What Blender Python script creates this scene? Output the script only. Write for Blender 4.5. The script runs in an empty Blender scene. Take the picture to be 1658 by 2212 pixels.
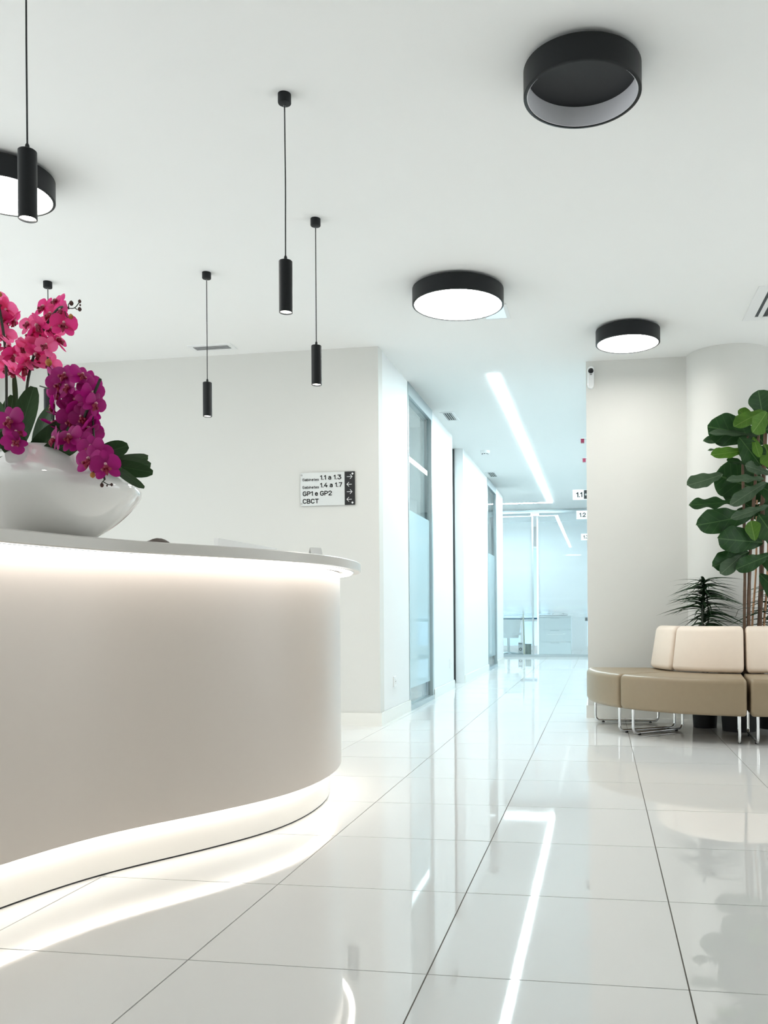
import bpy, bmesh, math, random
from mathutils import Vector, Matrix, Euler

random.seed(7)
scene = bpy.context.scene
COL = scene.collection

# ------------------------------------------------------------------ camera
F, CX, CY, YAW, ROLL, CAMH = 1863.6, 996.3, 1327.4, 0.1591, 0.00693, 0.85
IW, IH = 1658.0, 2212.0
cam_d = bpy.data.cameras.new('camera')
cam_d.sensor_fit = 'AUTO'
cam_d.sensor_width = 36.0
cam_d.lens = F / IH * 36.0
cam_d.shift_x = -(CX - IW / 2) / IH
cam_d.shift_y = (CY - IH / 2) / IH
cam_d.clip_start = 0.05
cam = bpy.data.objects.new('camera', cam_d)
COL.objects.link(cam)
cam.location = (0, 0, CAMH)
cam.rotation_euler = (Matrix.Rotation(YAW, 4, 'Z') @ Matrix.Rotation(math.pi / 2, 4, 'X')
                      @ Matrix.Rotation(-ROLL, 4, 'Z')).to_euler()
scene.camera = cam

# ------------------------------------------------------------------ world, exposure
world = bpy.data.worlds.new('world')
scene.world = world
world.use_nodes = True
bg = world.node_tree.nodes['Background']
bg.inputs['Color'].default_value = (0.93, 0.99, 1.0, 1)
bg.inputs['Strength'].default_value = 2.25
vs = scene.view_settings
vs.view_transform = 'Standard'
vs.look = 'None'
vs.exposure = 0.22
vs.gamma = 1.0
vs.use_curve_mapping = False
cy = scene.cycles
cy.max_bounces = 7
cy.diffuse_bounces = 5
cy.glossy_bounces = 3
cy.transmission_bounces = 4
cy.transparent_max_bounces = 10
cy.use_adaptive_sampling = True
cy.adaptive_threshold = 0.08
cy.use_light_tree = False
cy.caustics_reflective = False
cy.caustics_refractive = False
cy.sample_clamp_indirect = 6.0
cy.use_denoising = True

# ------------------------------------------------------------------ pixel helpers (photo frame 1658x2212)
CA, SA = math.cos(YAW), math.sin(YAW)
RIGHT = Vector((CA, SA, 0)); FWD = Vector((-SA, CA, 0)); UP = Vector((0, 0, 1))
CEIL = 2.911
def ray(px, py):
    x, y = px - CX, CY - py
    c, s = math.cos(ROLL), math.sin(ROLL)
    xr, yr = c * x + s * y, -s * x + c * y
    return Vector((CA * xr - SA * F, SA * xr + CA * F, yr))
EYE = Vector((0, 0, CAMH))
def on_z(px, py, z): d = ray(px, py); return EYE + d * ((z - CAMH) / d.z)
def on_x(px, py, x): d = ray(px, py); return EYE + d * (x / d.x)
def on_y(px, py, y): d = ray(px, py); return EYE + d * (y / d.y)
def at_d(px, py, dep): return EYE + ray(px, py) * (dep / F)
def project(p):
    X, Y, Z = p[0], p[1], p[2] - CAMH
    d = -SA * X + CA * Y
    if d < .05: return None
    xr, yr = (CA * X + SA * Y) * F / d, Z * F / d
    c, s = math.cos(ROLL), math.sin(ROLL)
    return CX + c * xr - s * yr, CY - (s * xr + c * yr), d

# ------------------------------------------------------------------ materials
def nt(name):
    m = bpy.data.materials.new(name); m.use_nodes = True
    return m, m.node_tree.nodes, m.node_tree.links
def pbr(name, col, rough=.5, metal=0.0, noise=0.0, nscale=8.0, bump=0.0, bscale=60.0, spec=None, coat=0.0, ior=None, sheen=0):
    m, N, L = nt(name)
    b = N['Principled BSDF']
    b.inputs['Base Color'].default_value = (*col, 1)
    b.inputs['Roughness'].default_value = rough
    b.inputs['Metallic'].default_value = metal
    if spec is not None: b.inputs['Specular IOR Level'].default_value = spec
    if coat: b.inputs['Coat Weight'].default_value = coat; b.inputs['Coat Roughness'].default_value = .03
    if ior: b.inputs['IOR'].default_value = ior
    if sheen: b.inputs['Sheen Weight'].default_value = sheen
    tc = N.new('ShaderNodeTexCoord')
    if noise:
        t = N.new('ShaderNodeTexNoise'); t.inputs['Scale'].default_value = nscale; t.inputs['Detail'].default_value = 4
        L.new(tc.outputs['Object'], t.inputs['Vector'])
        mx = N.new('ShaderNodeMix'); mx.data_type = 'RGBA'
        mx.inputs['A'].default_value = (*[c * (1 - noise) for c in col], 1)
        mx.inputs['B'].default_value = (*[min(1, c * (1 + noise)) for c in col], 1)
        L.new(t.outputs['Fac'], mx.inputs['Factor'])
        L.new(mx.outputs['Result'], b.inputs['Base Color'])
    if bump:
        t2 = N.new('ShaderNodeTexNoise'); t2.inputs['Scale'].default_value = bscale; t2.inputs['Detail'].default_value = 3
        L.new(tc.outputs['Object'], t2.inputs['Vector'])
        bp = N.new('ShaderNodeBump'); bp.inputs['Strength'].default_value = bump; bp.inputs['Distance'].default_value = .002
        L.new(t2.outputs['Fac'], bp.inputs['Height']); L.new(bp.outputs['Normal'], b.inputs['Normal'])
    return m
def emit(name, col, s):
    m, N, L = nt(name)
    N.remove(N['Principled BSDF'])
    e = N.new('ShaderNodeEmission'); e.inputs['Color'].default_value = (*col, 1); e.inputs['Strength'].default_value = s
    L.new(e.outputs[0], N['Material Output'].inputs['Surface'])
    return m
def glass(name, tint=(1, 1, 1), frost=0.0, fcol=(.8, .9, .92), ior=1.5, gradient=None):
    """thin sheet: see-through + mirror by Fresnel; frost mixes in a milky diffusing film"""
    m, N, L = nt(name)
    N.remove(N['Principled BSDF'])
    tr = N.new('ShaderNodeBsdfTransparent'); tr.inputs['Color'].default_value = (*tint, 1)
    gl = N.new('ShaderNodeBsdfGlossy'); gl.inputs['Roughness'].default_value = 0.0
    fr = N.new('ShaderNodeFresnel'); fr.inputs['IOR'].default_value = ior
    base = tr.outputs[0]
    if frost or gradient:
        tl = N.new('ShaderNodeBsdfTranslucent'); tl.inputs['Color'].default_value = (*fcol, 1)
        df = N.new('ShaderNodeBsdfDiffuse'); df.inputs['Color'].default_value = (*fcol, 1)
        m1 = N.new('ShaderNodeMixShader'); m1.inputs[0].default_value = .5
        L.new(tl.outputs[0], m1.inputs[1]); L.new(df.outputs[0], m1.inputs[2])
        m2 = N.new('ShaderNodeMixShader'); m2.inputs[0].default_value = frost
        if gradient:                                     # printed dot film fading out upward and downward (world height)
            g = N.new('ShaderNodeNewGeometry'); sx = N.new('ShaderNodeSeparateXYZ')
            L.new(g.outputs['Position'], sx.inputs[0])
            cr = N.new('ShaderNodeMapRange'); cr.inputs['From Min'].default_value = 0; cr.inputs['From Max'].default_value = 3
            L.new(sx.outputs['Z'], cr.inputs['Value'])
            rp = N.new('ShaderNodeValToRGB'); els = rp.color_ramp.elements
            els[0].position, els[0].color = gradient[0][0] / 3, (gradient[0][1],) * 3 + (1,)
            els[1].position, els[1].color = gradient[-1][0] / 3, (gradient[-1][1],) * 3 + (1,)
            for z, v in gradient[1:-1]:
                e = els.new(z / 3); e.color = (v, v, v, 1)
            L.new(cr.outputs[0], rp.inputs[0]); L.new(rp.outputs[0], m2.inputs[0])
        L.new(base, m2.inputs[1]); L.new(m1.outputs[0], m2.inputs[2])
        base = m2.outputs[0]
    mx = N.new('ShaderNodeMixShader')
    ge = N.new('ShaderNodeNewGeometry'); inv = N.new('ShaderNodeMath'); inv.operation = 'SUBTRACT'; inv.inputs[0].default_value = 1
    L.new(ge.outputs['Backfacing'], inv.inputs[1])        # only the outer face of the sheet mirrors
    ml_ = N.new('ShaderNodeMath'); ml_.operation = 'MULTIPLY'; L.new(fr.outputs[0], ml_.inputs[0]); L.new(inv.outputs[0], ml_.inputs[1])
    L.new(ml_.outputs[0], mx.inputs[0]); L.new(base, mx.inputs[1]); L.new(gl.outputs[0], mx.inputs[2])
    L.new(mx.outputs[0], N['Material Output'].inputs['Surface'])
    return m
def leafmat(name, dark, light, vein, trans=.25, rough=.4):
    m, N, L = nt(name)
    b = N['Principled BSDF']; b.inputs['Roughness'].default_value = rough + .1; b.inputs['Specular IOR Level'].default_value = .3
    uv = N.new('ShaderNodeTexCoord'); sp = N.new('ShaderNodeSeparateXYZ'); L.new(uv.outputs['UV'], sp.inputs[0])
    def mth(op, a, bb=None, c=None):
        n = N.new('ShaderNodeMath'); n.operation = op
        for i, v in enumerate((a, bb, c)):
            if v is None: continue
            if isinstance(v, (int, float)): n.inputs[i].default_value = v
            else: L.new(v, n.inputs[i])
        return n.outputs[0]
    s = mth('ABSOLUTE', mth('SUBTRACT', sp.outputs['Y'], .5))
    ph = mth('FRACT', mth('MULTIPLY', mth('SUBTRACT', sp.outputs['X'], mth('MULTIPLY', s, .55)), 6.0))
    side = mth('LESS_THAN', mth('ABSOLUTE', mth('SUBTRACT', ph, .5)), .045)
    mid = mth('LESS_THAN', s, .018)
    v = mth('MAXIMUM', mth('MULTIPLY', side, .28), mth('MULTIPLY', mid, .8))
    no = N.new('ShaderNodeTexNoise'); no.inputs['Scale'].default_value = 9; L.new(uv.outputs['Object'], no.inputs['Vector'])
    mx = N.new('ShaderNodeMix'); mx.data_type = 'RGBA'
    mx.inputs['A'].default_value = (*dark, 1); mx.inputs['B'].default_value = (*light, 1); L.new(no.outputs['Fac'], mx.inputs['Factor'])
    m2 = N.new('ShaderNodeMix'); m2.data_type = 'RGBA'; m2.inputs['B'].default_value = (*vein, 1)
    L.new(v, m2.inputs['Factor']); L.new(mx.outputs['Result'], m2.inputs['A']); L.new(m2.outputs['Result'], b.inputs['Base Color'])
    t = N.new('ShaderNodeBsdfTranslucent'); L.new(m2.outputs['Result'], t.inputs['Color'])
    ms = N.new('ShaderNodeMixShader'); ms.inputs[0].default_value = trans
    L.new(b.outputs[0], ms.inputs[1]); L.new(t.outputs[0], ms.inputs[2])
    L.new(ms.outputs[0], N['Material Output'].inputs['Surface'])
    return m
def petalmat(name, col, edge, trans=.45):
    m, N, L = nt(name)
    b = N['Principled BSDF']; b.inputs['Roughness'].default_value = .5
    uv = N.new('ShaderNodeTexCoord'); w = N.new('ShaderNodeTexWave')
    w.bands_direction = 'Y'; w.inputs['Scale'].default_value = 4; w.inputs['Distortion'].default_value = 1.5
    L.new(uv.outputs['UV'], w.inputs['Vector'])
    mx = N.new('ShaderNodeMix'); mx.data_type = 'RGBA'
    mx.inputs['A'].default_value = (*col, 1); mx.inputs['B'].default_value = (*edge, 1); L.new(w.outputs['Fac'], mx.inputs['Factor'])
    L.new(mx.outputs['Result'], b.inputs['Base Color'])
    t = N.new('ShaderNodeBsdfTranslucent'); L.new(mx.outputs['Result'], t.inputs['Color'])
    ms = N.new('ShaderNodeMixShader'); ms.inputs[0].default_value = trans
    L.new(b.outputs[0], ms.inputs[1]); L.new(t.outputs[0], ms.inputs[2])
    L.new(ms.outputs[0], N['Material Output'].inputs['Surface'])
    return m

M = dict(
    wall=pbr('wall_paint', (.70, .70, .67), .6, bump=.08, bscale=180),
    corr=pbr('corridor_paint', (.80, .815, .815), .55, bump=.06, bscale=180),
    ceil=pbr('ceiling_paint', (.90, .905, .895), .75, bump=.05, bscale=160),
    tile=pbr('polished_tile', (.81, .81, .80), .03, noise=.02, nscale=1.2, ior=1.72),
    grout=pbr('grout', (.17, .15, .13), .9),
    base=pbr('skirting', (.84, .84, .80), .25),
    desk=pbr('desk_laminate', (.66, .59, .535), .32, noise=.015, nscale=3),
    counter=pbr('counter_solid_surface', (.66, .635, .60), .3),
    plinth=pbr('plinth_white', (.84, .82, .79), .25),
    black=pbr('lamp_black', (.006, .0075, .009), .45, spec=.3),
    blackm=pbr('matt_black', (.010, .011, .013), .6),
    white=pbr('white_plastic', (.85, .86, .86), .35),
    ceramic=pbr('glossy_white_ceramic', (.85, .84, .82), .03, coat=.8),
    chrome=pbr('chrome', (.78, .79, .80), .12, metal=1),
    alu=pbr('aluminium', (.50, .56, .58), .35, metal=1),
    plate=pbr('sign_plate', (.66, .68, .67), .35, metal=.55),
    taupe=pbr('taupe_leatherette', (.285, .218, .138), .42, noise=.05, nscale=30, bump=.12, bscale=400),
    cream=pbr('cream_leatherette', (.86, .74, .63), .5, noise=.02, nscale=20, bump=.12, bscale=400),
    soil=pbr('soil', (.03, .022, .016), .95),
    bark=pbr('bark', (.115, .068, .042), .8, noise=.5, nscale=30, bump=.6, bscale=60),
    cane=pbr('bamboo', (.50, .28, .15), .55, noise=.15, nscale=20),
    stem=pbr('dark_stem', (.022, .030, .016), .6),
    hair=pbr('brown_hair', (.035, .018, .010), .6, noise=.5, nscale=60),
    skin=pbr('skin', (.62, .40, .30), .5),
    tunic=pbr('white_tunic', (.80, .82, .84), .8),
    trousers=pbr('grey_trousers', (.10, .11, .13), .8),
    slot=pbr('vent_dark', (.05, .06, .065), .6),
    red=pbr('red_lens', (.22, .012, .045), .35),
    bluedark=pbr('window_transom', (.015, .12, .20), .4),
    bin=pbr('bin_green_grey', (.16, .21, .18), .6),
    brass=pbr('pale_brass', (.50, .48, .36), .4),
    ring=pbr('lamp_inner_white', (.78, .78, .82), .45),
    led_w=emit('led_warm', (1, .965, .91), 10.5),
    led_base=emit('led_warm_base', (1, .94, .84), 11.0),
    led_c=emit('led_cool', (.76, .95, 1.0), 98.0),
    lamp=emit('lamp_diffuser', (1.0, .965, .91), 19.0),
    fill_room=emit('room_fill_light', (.80, .96, 1.0), 7.5),  # glow of the panels added in the side rooms
    fill_office=emit('office_fill_light', (.86, .97, 1.0), 15.0),  # glow of the panels added in the office
    spot=emit('spot_lens', (1.0, .95, .86), 25.0),
    panel=emit('panel_light', (.72, .90, 1.0), 1.0),
    glass=glass('clear_glass', (.90, .965, .97)),
    frost=glass('frosted_glass', (.9, .96, .97), frost=.85, fcol=(.66, .80, .84)),
    film=glass('film_glass', (.95, .99, 1.0), frost=.5, fcol=(.78, .82, .83),
               gradient=[(0.0, .05), (.75, .10), (1.15, .78), (1.75, .78), (2.45, .40), (2.95, .15)]),
    acry=glass('clear_acrylic', (.94, .97, .98)),
    fig=leafmat('fig_leaf', (.006, .028, .006), (.018, .070, .012), (.06, .13, .04), trans=.2),
    figl=leafmat('fig_leaf_young', (.045, .125, .010), (.085, .19, .018), (.16, .28, .06)),
    figg=leafmat('fig_leaf_greyish', (.034, .066, .034), (.07, .115, .062), (.13, .18, .11)),  # greyer green leaf
    orl=leafmat('orchid_leaf', (.012, .032, .010), (.030, .075, .020), (.05, .10, .04), trans=.12, rough=.35),
    dra=leafmat('dracaena_leaf', (.006, .020, .008), (.020, .055, .018), (.03, .07, .03), trans=.1, rough=.35),
    pet=petalmat('petal_magenta', (.46, .010, .22), (.36, .006, .17)),
    petp=petalmat('petal_pink_backlit', (.84, .055, .28), (.66, .028, .21), trans=.55),  # pinker blooms; their backlit glow is partly in the colour
    petw=petalmat('petal_pale_backlit', (.93, .20, .42), (.86, .11, .34), trans=.6),  # palest variant, backlit highlights put into the colour
    lip=pbr('orchid_lip', (.26, .004, .035), .5),
    colm=pbr('orchid_column', (.72, .40, .45), .5),
    bud=pbr('bud_dark', (.055, .018, .012), .6),
    budo=pbr('bud_orange', (.42, .16, .03), .6),
    blind=petalmat('roller_blind', (.86, .95, 1.0), (.82, .92, .98), trans=.6),
    sky=pbr('outside_facade', (.42, .52, .66), .8, noise=.35, nscale=1.5),
    paper=pbr('white_card', (.86, .86, .85), .6),
    ink=pbr('ink_black', (.008, .008, .009), .55),
    steel=pbr('screw_steel', (.45, .45, .44), .35, metal=1),
    screen=pbr('screen_black', (.01, .011, .013), .15),
)

# ------------------------------------------------------------------ object helpers
def mesh(name, verts, faces, mat, smooth=False, uvs=None):
    me = bpy.data.meshes.new(name)
    me.from_pydata([tuple(v) for v in verts], [], faces)
    if isinstance(mat, str): mat = M[mat]
    me.materials.append(mat)
    if uvs:
        ul = me.uv_layers.new(name='UVMap')
        for p in me.polygons:
            for li in p.loop_indices: ul.data[li].uv = uvs[me.loops[li].vertex_index]
    bm = bmesh.new(); bm.from_mesh(me); bmesh.ops.recalc_face_normals(bm, faces=bm.faces)
    bm.to_mesh(me); bm.free()
    if smooth:
        me.polygons.foreach_set('use_smooth', [True] * len(me.polygons))
        if smooth != 'all': me.set_sharp_from_angle(angle=math.radians(38))
    me.update()
    return me
def link(name, me, parent=None, loc=None):
    o = bpy.data.objects.new(name, me); COL.objects.link(o)
    if parent is not None: o.parent = parent
    if loc is not None: o.location = loc
    return o
def wpos(o):
    p = Vector((0, 0, 0))
    while o is not None: p += o.location; o = o.parent
    return p
class MB:
    """collects geometry in world coordinates, links it as ONE mesh (relative to its parent's place)"""
    def __init__(s): s.v = []; s.f = []
    def add(s, v, f):
        n = len(s.v); s.v += [Vector(p) for p in v]; s.f += [[i + n for i in q] for q in f]; return s
    def box(s, x0, x1, y0, y1, z0, z1, m=None):
        v = [Vector((x, y, z)) for x in (x0, x1) for y in (y0, y1) for z in (z0, z1)]
        if m is not None: v = [m @ p for p in v]
        return s.add(v, [[0, 1, 3, 2], [4, 6, 7, 5], [0, 4, 5, 1], [2, 3, 7, 6], [0, 2, 6, 4], [1, 5, 7, 3]])
    def lathe(s, prof, c=(0, 0, 0), n=40, axis=None, closed=False):
        c = Vector(c); R = axis.to_track_quat('Z', 'Y').to_matrix() if axis is not None else Matrix.Identity(3)
        v = []; f = []; m = len(prof)
        for k in range(n):
            a = 2 * math.pi * k / n
            for r, z in prof: v.append(c + R @ Vector((r * math.cos(a), r * math.sin(a), z)))
        for k in range(n):
            k2 = (k + 1) % n
            for j in range(m if closed else m - 1):
                j2 = (j + 1) % m
                f.append([k * m + j, k2 * m + j, k2 * m + j2, k * m + j2])
        if not closed:
            if prof[0][0] > 1e-6: f.append([k * m for k in range(n)][::-1])
            if prof[-1][0] > 1e-6: f.append([k * m + m - 1 for k in range(n)])
        return s.add(v, f)
    def tube(s, pts, r, n=10, cap=True, closed=False):
        pts = [Vector(p) for p in pts]; v = []; f = []
        rad = r if isinstance(r, (list, tuple)) else [r] * len(pts)
        up = None
        for i, p in enumerate(pts):
            if closed: t = pts[(i + 1) % len(pts)] - pts[i - 1]
            else: t = pts[min(i + 1, len(pts) - 1)] - pts[max(i - 1, 0)]
            t.normalize()
            if up is None:
                up = Vector((0, 0, 1)) if abs(t.z) < .9 else Vector((1, 0, 0))
            up = (up - t * up.dot(t)).normalized(); sd = t.cross(up)
            for k in range(n):
                a = 2 * math.pi * k / n
                v.append(p + (up * math.cos(a) + sd * math.sin(a)) * rad[i])
        m = len(pts)
        for i in range(m if closed else m - 1):
            i2 = (i + 1) % m
            for k in range(n):
                k2 = (k + 1) % n
                f.append([i * n + k, i * n + k2, i2 * n + k2, i2 * n + k])
        if cap and not closed:
            f.append([k for k in range(n)][::-1]); f.append([(m - 1) * n + k for k in range(n)])
        return s.add(v, f)
    def prism(s, poly, z0, z1):
        n = len(poly)
        v = [(x, y, z0) for x, y in poly] + [(x, y, z1) for x, y in poly]
        return s.add(v, [list(range(n))[::-1], list(range(n, 2 * n))] + [[i, (i + 1) % n, (i + 1) % n + n, i + n] for i in range(n)])
    def build(s, name, mat, parent=None, smooth=False, loc=None):
        off = wpos(parent) if parent is not None else Vector((0, 0, 0))
        if loc is not None: off = off + Vector(loc)
        me = mesh(name, [p - off for p in s.v], s.f, mat, smooth)
        return link(name, me, parent, loc)
def tag(o, label=None, cat=None, group=None, kind=None):
    if label: o['label'] = label
    if cat: o['category'] = cat
    if group: o['group'] = group
    if kind: o['kind'] = kind
    return o
def thing(name, loc, label, cat, group=None, rz=0):
    o = bpy.data.objects.new(name, None); COL.objects.link(o); o.empty_display_size = .1
    o.location = loc; o.rotation_euler = (0, 0, rz)
    return tag(o, label, cat, group)
def struct(name, mb, mat, label, cat, smooth=False):
    return tag(mb.build(name, mat, smooth=smooth), label, cat, kind='structure')
def dup(root, loc, label=None, rz=None):
    def cp(o, parent):
        c = o.copy(); COL.objects.link(c)
        if parent is not None: c.parent = parent
        for ch in list(o.children): cp(ch, c)
        return c
    r = cp(root, None); r.location = loc
    if rz is not None: r.rotation_euler.z = rz
    if label: r['label'] = label
    return r
def rrect(x0, x1, y0, y1, r, n=5):
    o = []
    for cx_, cy_, a0 in ((x1 - r, y1 - r, 0), (x0 + r, y1 - r, 90), (x0 + r, y0 + r, 180), (x1 - r, y0 + r, 270)):
        for k in range(n + 1):
            a = math.radians(a0 + 90 * k / n); o.append((cx_ + r * math.cos(a), cy_ + r * math.sin(a)))
    return o

# ================================================================== THE PLACE
X_L, Y_REC, Y_SOFA, X_R = -1.665, 6.43, 7.13, -0.10
Y_END = 17.1
FX0, FX1, FY0, FY1 = -5.2, 3.6, -2.4, 21.0

# portals guide the daylight that comes through the window openings
def portal(loc, rot, sx, sy):
    l = bpy.data.lights.new('daylight_portal', 'AREA'); l.shape = 'RECTANGLE'; l.size = sx; l.size_y = sy
    l.cycles.is_portal = True
    o = bpy.data.objects.new('daylight_portal', l); COL.objects.link(o); o.location = loc; o.rotation_euler = rot
portal((FX0 - .06, 1.9, 1.45), (math.pi / 2, 0, -math.pi / 2), 7.2, 2.5)
portal((FX1 + .06, 5.0, 1.45), (math.pi / 2, 0, math.pi / 2), 2.6, 2.5)
portal((-4.56, 7.9, 1.55), (math.pi / 2, 0, -math.pi / 2), 1.9, 1.7)
portal((-.6, 20.62, 1.2), (math.pi / 2, 0, math.pi), 4.2, 2.3)

# ---- floor: bedding + tiles
PITCH, TX0, TY0 = .6024, -1.0118, 2.0
floor = struct('floor', MB().box(FX0, FX1, FY0, FY1, -.12, -.003), 'grout', 'glossy white tiled floor running down the corridor', 'floor')
gap = .0036
tme = mesh('tile', MB().box(-PITCH / 2 + gap / 2, PITCH / 2 - gap / 2, -PITCH / 2 + gap / 2, PITCH / 2 - gap / 2, -.009, 0).v,
           MB().box(0, 1, 0, 1, 0, 1).f, 'tile')
cells = []
for i in range(-8, 9):
    for j in range(-8, 33):
        c = Vector((TX0 + (i + .5) * PITCH, TY0 + (j + .5) * PITCH, 0))
        if not (FX0 - .3 < c.x < FX1 + .3 and FY0 - .3 < c.y < FY1 + .3): continue
        q = [project(c + Vector((dx * PITCH / 2, dy * PITCH / 2, 0))) for dx in (-1, 1) for dy in (-1, 1)]
        area = 0
        if all(q):
            xs = [max(0, min(IW, p[0])) for p in q]; ys = [max(0, min(IH, p[1])) for p in q]
            w_, h_ = max(xs) - min(xs), max(ys) - min(ys)
            if h_ > 9.5 and w_ > 4: area = w_ * h_
        cells.append((area, c))
cells.sort(key=lambda t: -t[0])
rest = MB()
for k, (area, c) in enumerate(cells):
    if area > 0 and k < 290:
        o = link('tile', tme, floor, c)
        o.rotation_euler = (random.uniform(-1, 1) * .0005, random.uniform(-1, 1) * .0005, 0)
    else:
        g = PITCH / 2 - gap / 2
        rest.box(c.x - g, c.x + g, c.y - g, c.y + g, -.009, 0)
tag(rest.build('tile_field', 'tile', floor), kind='stuff')

# ---- ceiling
struct('ceiling', MB().box(FX0, FX1, FY0, FY1, CEIL, CEIL + .15), 'ceil', 'plain white plaster ceiling over lobby and corridor', 'ceiling')

# ---- walls
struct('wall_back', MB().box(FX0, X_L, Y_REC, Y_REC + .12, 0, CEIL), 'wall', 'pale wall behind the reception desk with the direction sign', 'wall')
g1 = (7.45, 8.56); dr = (9.79, 10.58); g2 = (12.9, 14.0); WE = 14.98
lw = MB()
for a, b in ((Y_REC + .12, g1[0]), (g1[1], dr[0]), (dr[1], g2[0]), (g2[1], WE)):
    lw.box(X_L - .12, X_L, a, b, 0, CEIL)
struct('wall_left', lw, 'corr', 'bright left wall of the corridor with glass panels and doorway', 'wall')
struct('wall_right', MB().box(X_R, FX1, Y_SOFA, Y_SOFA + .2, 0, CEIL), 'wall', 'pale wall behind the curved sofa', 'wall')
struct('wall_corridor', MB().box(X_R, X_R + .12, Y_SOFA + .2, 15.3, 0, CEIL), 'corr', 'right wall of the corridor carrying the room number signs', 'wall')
# rooms behind the left wall and cross corridor
rm = MB().box(-4.6, -4.5, Y_REC + .12, 6.95, 0, CEIL).box(-4.6, -4.5, 8.85, 15.0, 0, CEIL).box(-4.6, -4.5, 6.95, 8.85, 0, .7).box(-4.6, -4.5, 6.95, 8.85, 2.4, CEIL).box(-4.5, X_L - .12, 9.3, 9.4, 0, CEIL).box(-4.5, X_L - .12, WE - .12, WE, 0, CEIL)  # includes an unseen window opening added to brighten the nearest room
rm.box(-4.5, X_L - .12, 12.1, 12.2, 0, CEIL)
struct('wall_rooms', rm, 'corr', 'white partition walls of the rooms seen through the corridor glass', 'wall')
struct('wall_cross', MB().box(-4.1, -4.0, WE, Y_END, 0, CEIL).box(2.2, 2.3, 15.3, Y_END, 0, CEIL).box(X_R + .12, 2.3, 15.2, 15.3, 0, CEIL), 'corr',
       'white walls closing the cross passage before the glass office', 'wall')
# lobby shell: plain wall behind the viewer, unseen windows added both sides for daylight
lb = MB().box(FX0 - .1, FX0, FY0, -1.7, 0, CEIL).box(FX0 - .1, FX0, 5.5, Y_REC + .1, 0, CEIL).box(FX0 - .1, FX0, -1.7, 5.5, 2.7, CEIL).box(FX0 - .1, FX0, -1.7, 5.5, 0, .2)
for y in (.1, 1.9, 3.7): lb.box(FX0 - .1, FX0, y - .04, y + .04, .2, 2.7)
struct('wall_lobby', lb, 'wall', 'side wall of the lobby beyond the reception desk, with added unseen windows', 'wall')
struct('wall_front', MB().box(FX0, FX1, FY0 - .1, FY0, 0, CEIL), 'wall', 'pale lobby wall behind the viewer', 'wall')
sw = MB().box(FX1, FX1 + .1, FY0, 3.7, 0, CEIL).box(FX1, FX1 + .1, 6.3, Y_SOFA + .2, 0, CEIL).box(FX1, FX1 + .1, 3.7, 6.3, 2.7, CEIL).box(FX1, FX1 + .1, 3.7, 6.3, 0, .2).box(FX1, FX1 + .1, 4.96, 5.04, .2, 2.7)  # unseen window opening added to light the right side
struct('wall_side', sw, 'wall', 'lobby wall with a wide window added at the far right, out of the picture', 'wall')

# ---- column
col_c = (1.02, 7.17)
struct('column', MB().lathe([(.325, 0), (.325, CEIL)], (*col_c, 0), 64), 'wall', 'round plastered column behind the plants and the sofa', 'column', smooth=True)

# ---- skirting
def skirt(name, segs, label, t=.014, h=.10):
    mb = MB()
    for x0, x1, y0, y1 in segs: mb.box(x0, x1, y0, y1, 0, h - .006).box(x0 + (.004 if x1 - x0 < .05 else 0), x1 - (.004 if x1 - x0 < .05 else 0), y0 + (.004 if y1 - y0 < .05 else 0), y1 - (.004 if y1 - y0 < .05 else 0), h - .006, h)
    return struct(name, mb, 'base', label, 'baseboard')
skirt('baseboard_back', [(FX0, X_L + .014, Y_REC - .014, Y_REC)], 'white skirting board along the reception back wall')
skirt('baseboard_left', [(X_L, X_L + .014, Y_REC, g1[0]), (X_L, X_L + .014, g1[1], dr[0]), (X_L, X_L + .014, dr[1], g2[0]), (X_L, X_L + .014, g2[1], WE)], 'white skirting board along the left corridor wall')
skirt('baseboard_right', [(X_R - .014, .70, Y_SOFA - .014, Y_SOFA), (1.34, FX1, Y_SOFA - .014, Y_SOFA)], 'white skirting board under the wall behind the sofa')
skirt('baseboard_corridor', [(X_R - .014, X_R, Y_SOFA, 15.3)], 'white skirting board along the right corridor wall')

# ---- framed glass panels in the left wall
def wall_glass(name, y0, y1, label):
    xm = X_L - .05
    w = thing(name, (xm, (y0 + y1) / 2, 0), label, 'window'); w['kind'] = 'structure'
    MB().box(xm - .03, X_L + .012, y0, y1, 0, .045).build('frame_rail', 'alu', w)
    MB().box(xm - .03, X_L + .006, y0, y1, CEIL - .11, CEIL).build('frame_rail', 'alu', w)
    MB().box(xm - .03, X_L + .006, y0, y0 + .02, .045, CEIL - .11).build('frame_post', 'alu', w)
    MB().box(xm - .03, X_L + .008, y1 - .06, y1, .045, CEIL - .11).build('frame_post', 'alu', w)
    MB().box(xm - .012, xm + .012, y1 - .085, y1 - .06, .045, CEIL - .11).build('gasket', 'slot', w)
    a, b = y0 + .02, y1 - .085
    gz = X_L - .02
    tag(MB().box(gz - .004, gz + .004, a, b, .045, .19).build('glass_pane', 'glass', w), 'clear glass strip below the frosted film')
    tag(MB().box(gz - .004, gz + .004, a, b, .19, 1.79).build('frosted_pane', 'frost', w), 'frosted middle of the glass')
    tag(MB().box(gz - .004, gz + .004, a, b, 1.79, CEIL - .11).build('glass_pane', 'glass', w), 'clear glass above the frosted film')
    return w
wall_glass('window_1', *g1, 'nearest floor-to-ceiling glass panel with frosted middle in corridor wall')
wall_glass('window_2', *g2, 'farther narrow glass panel near the end of the left corridor wall')

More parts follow.
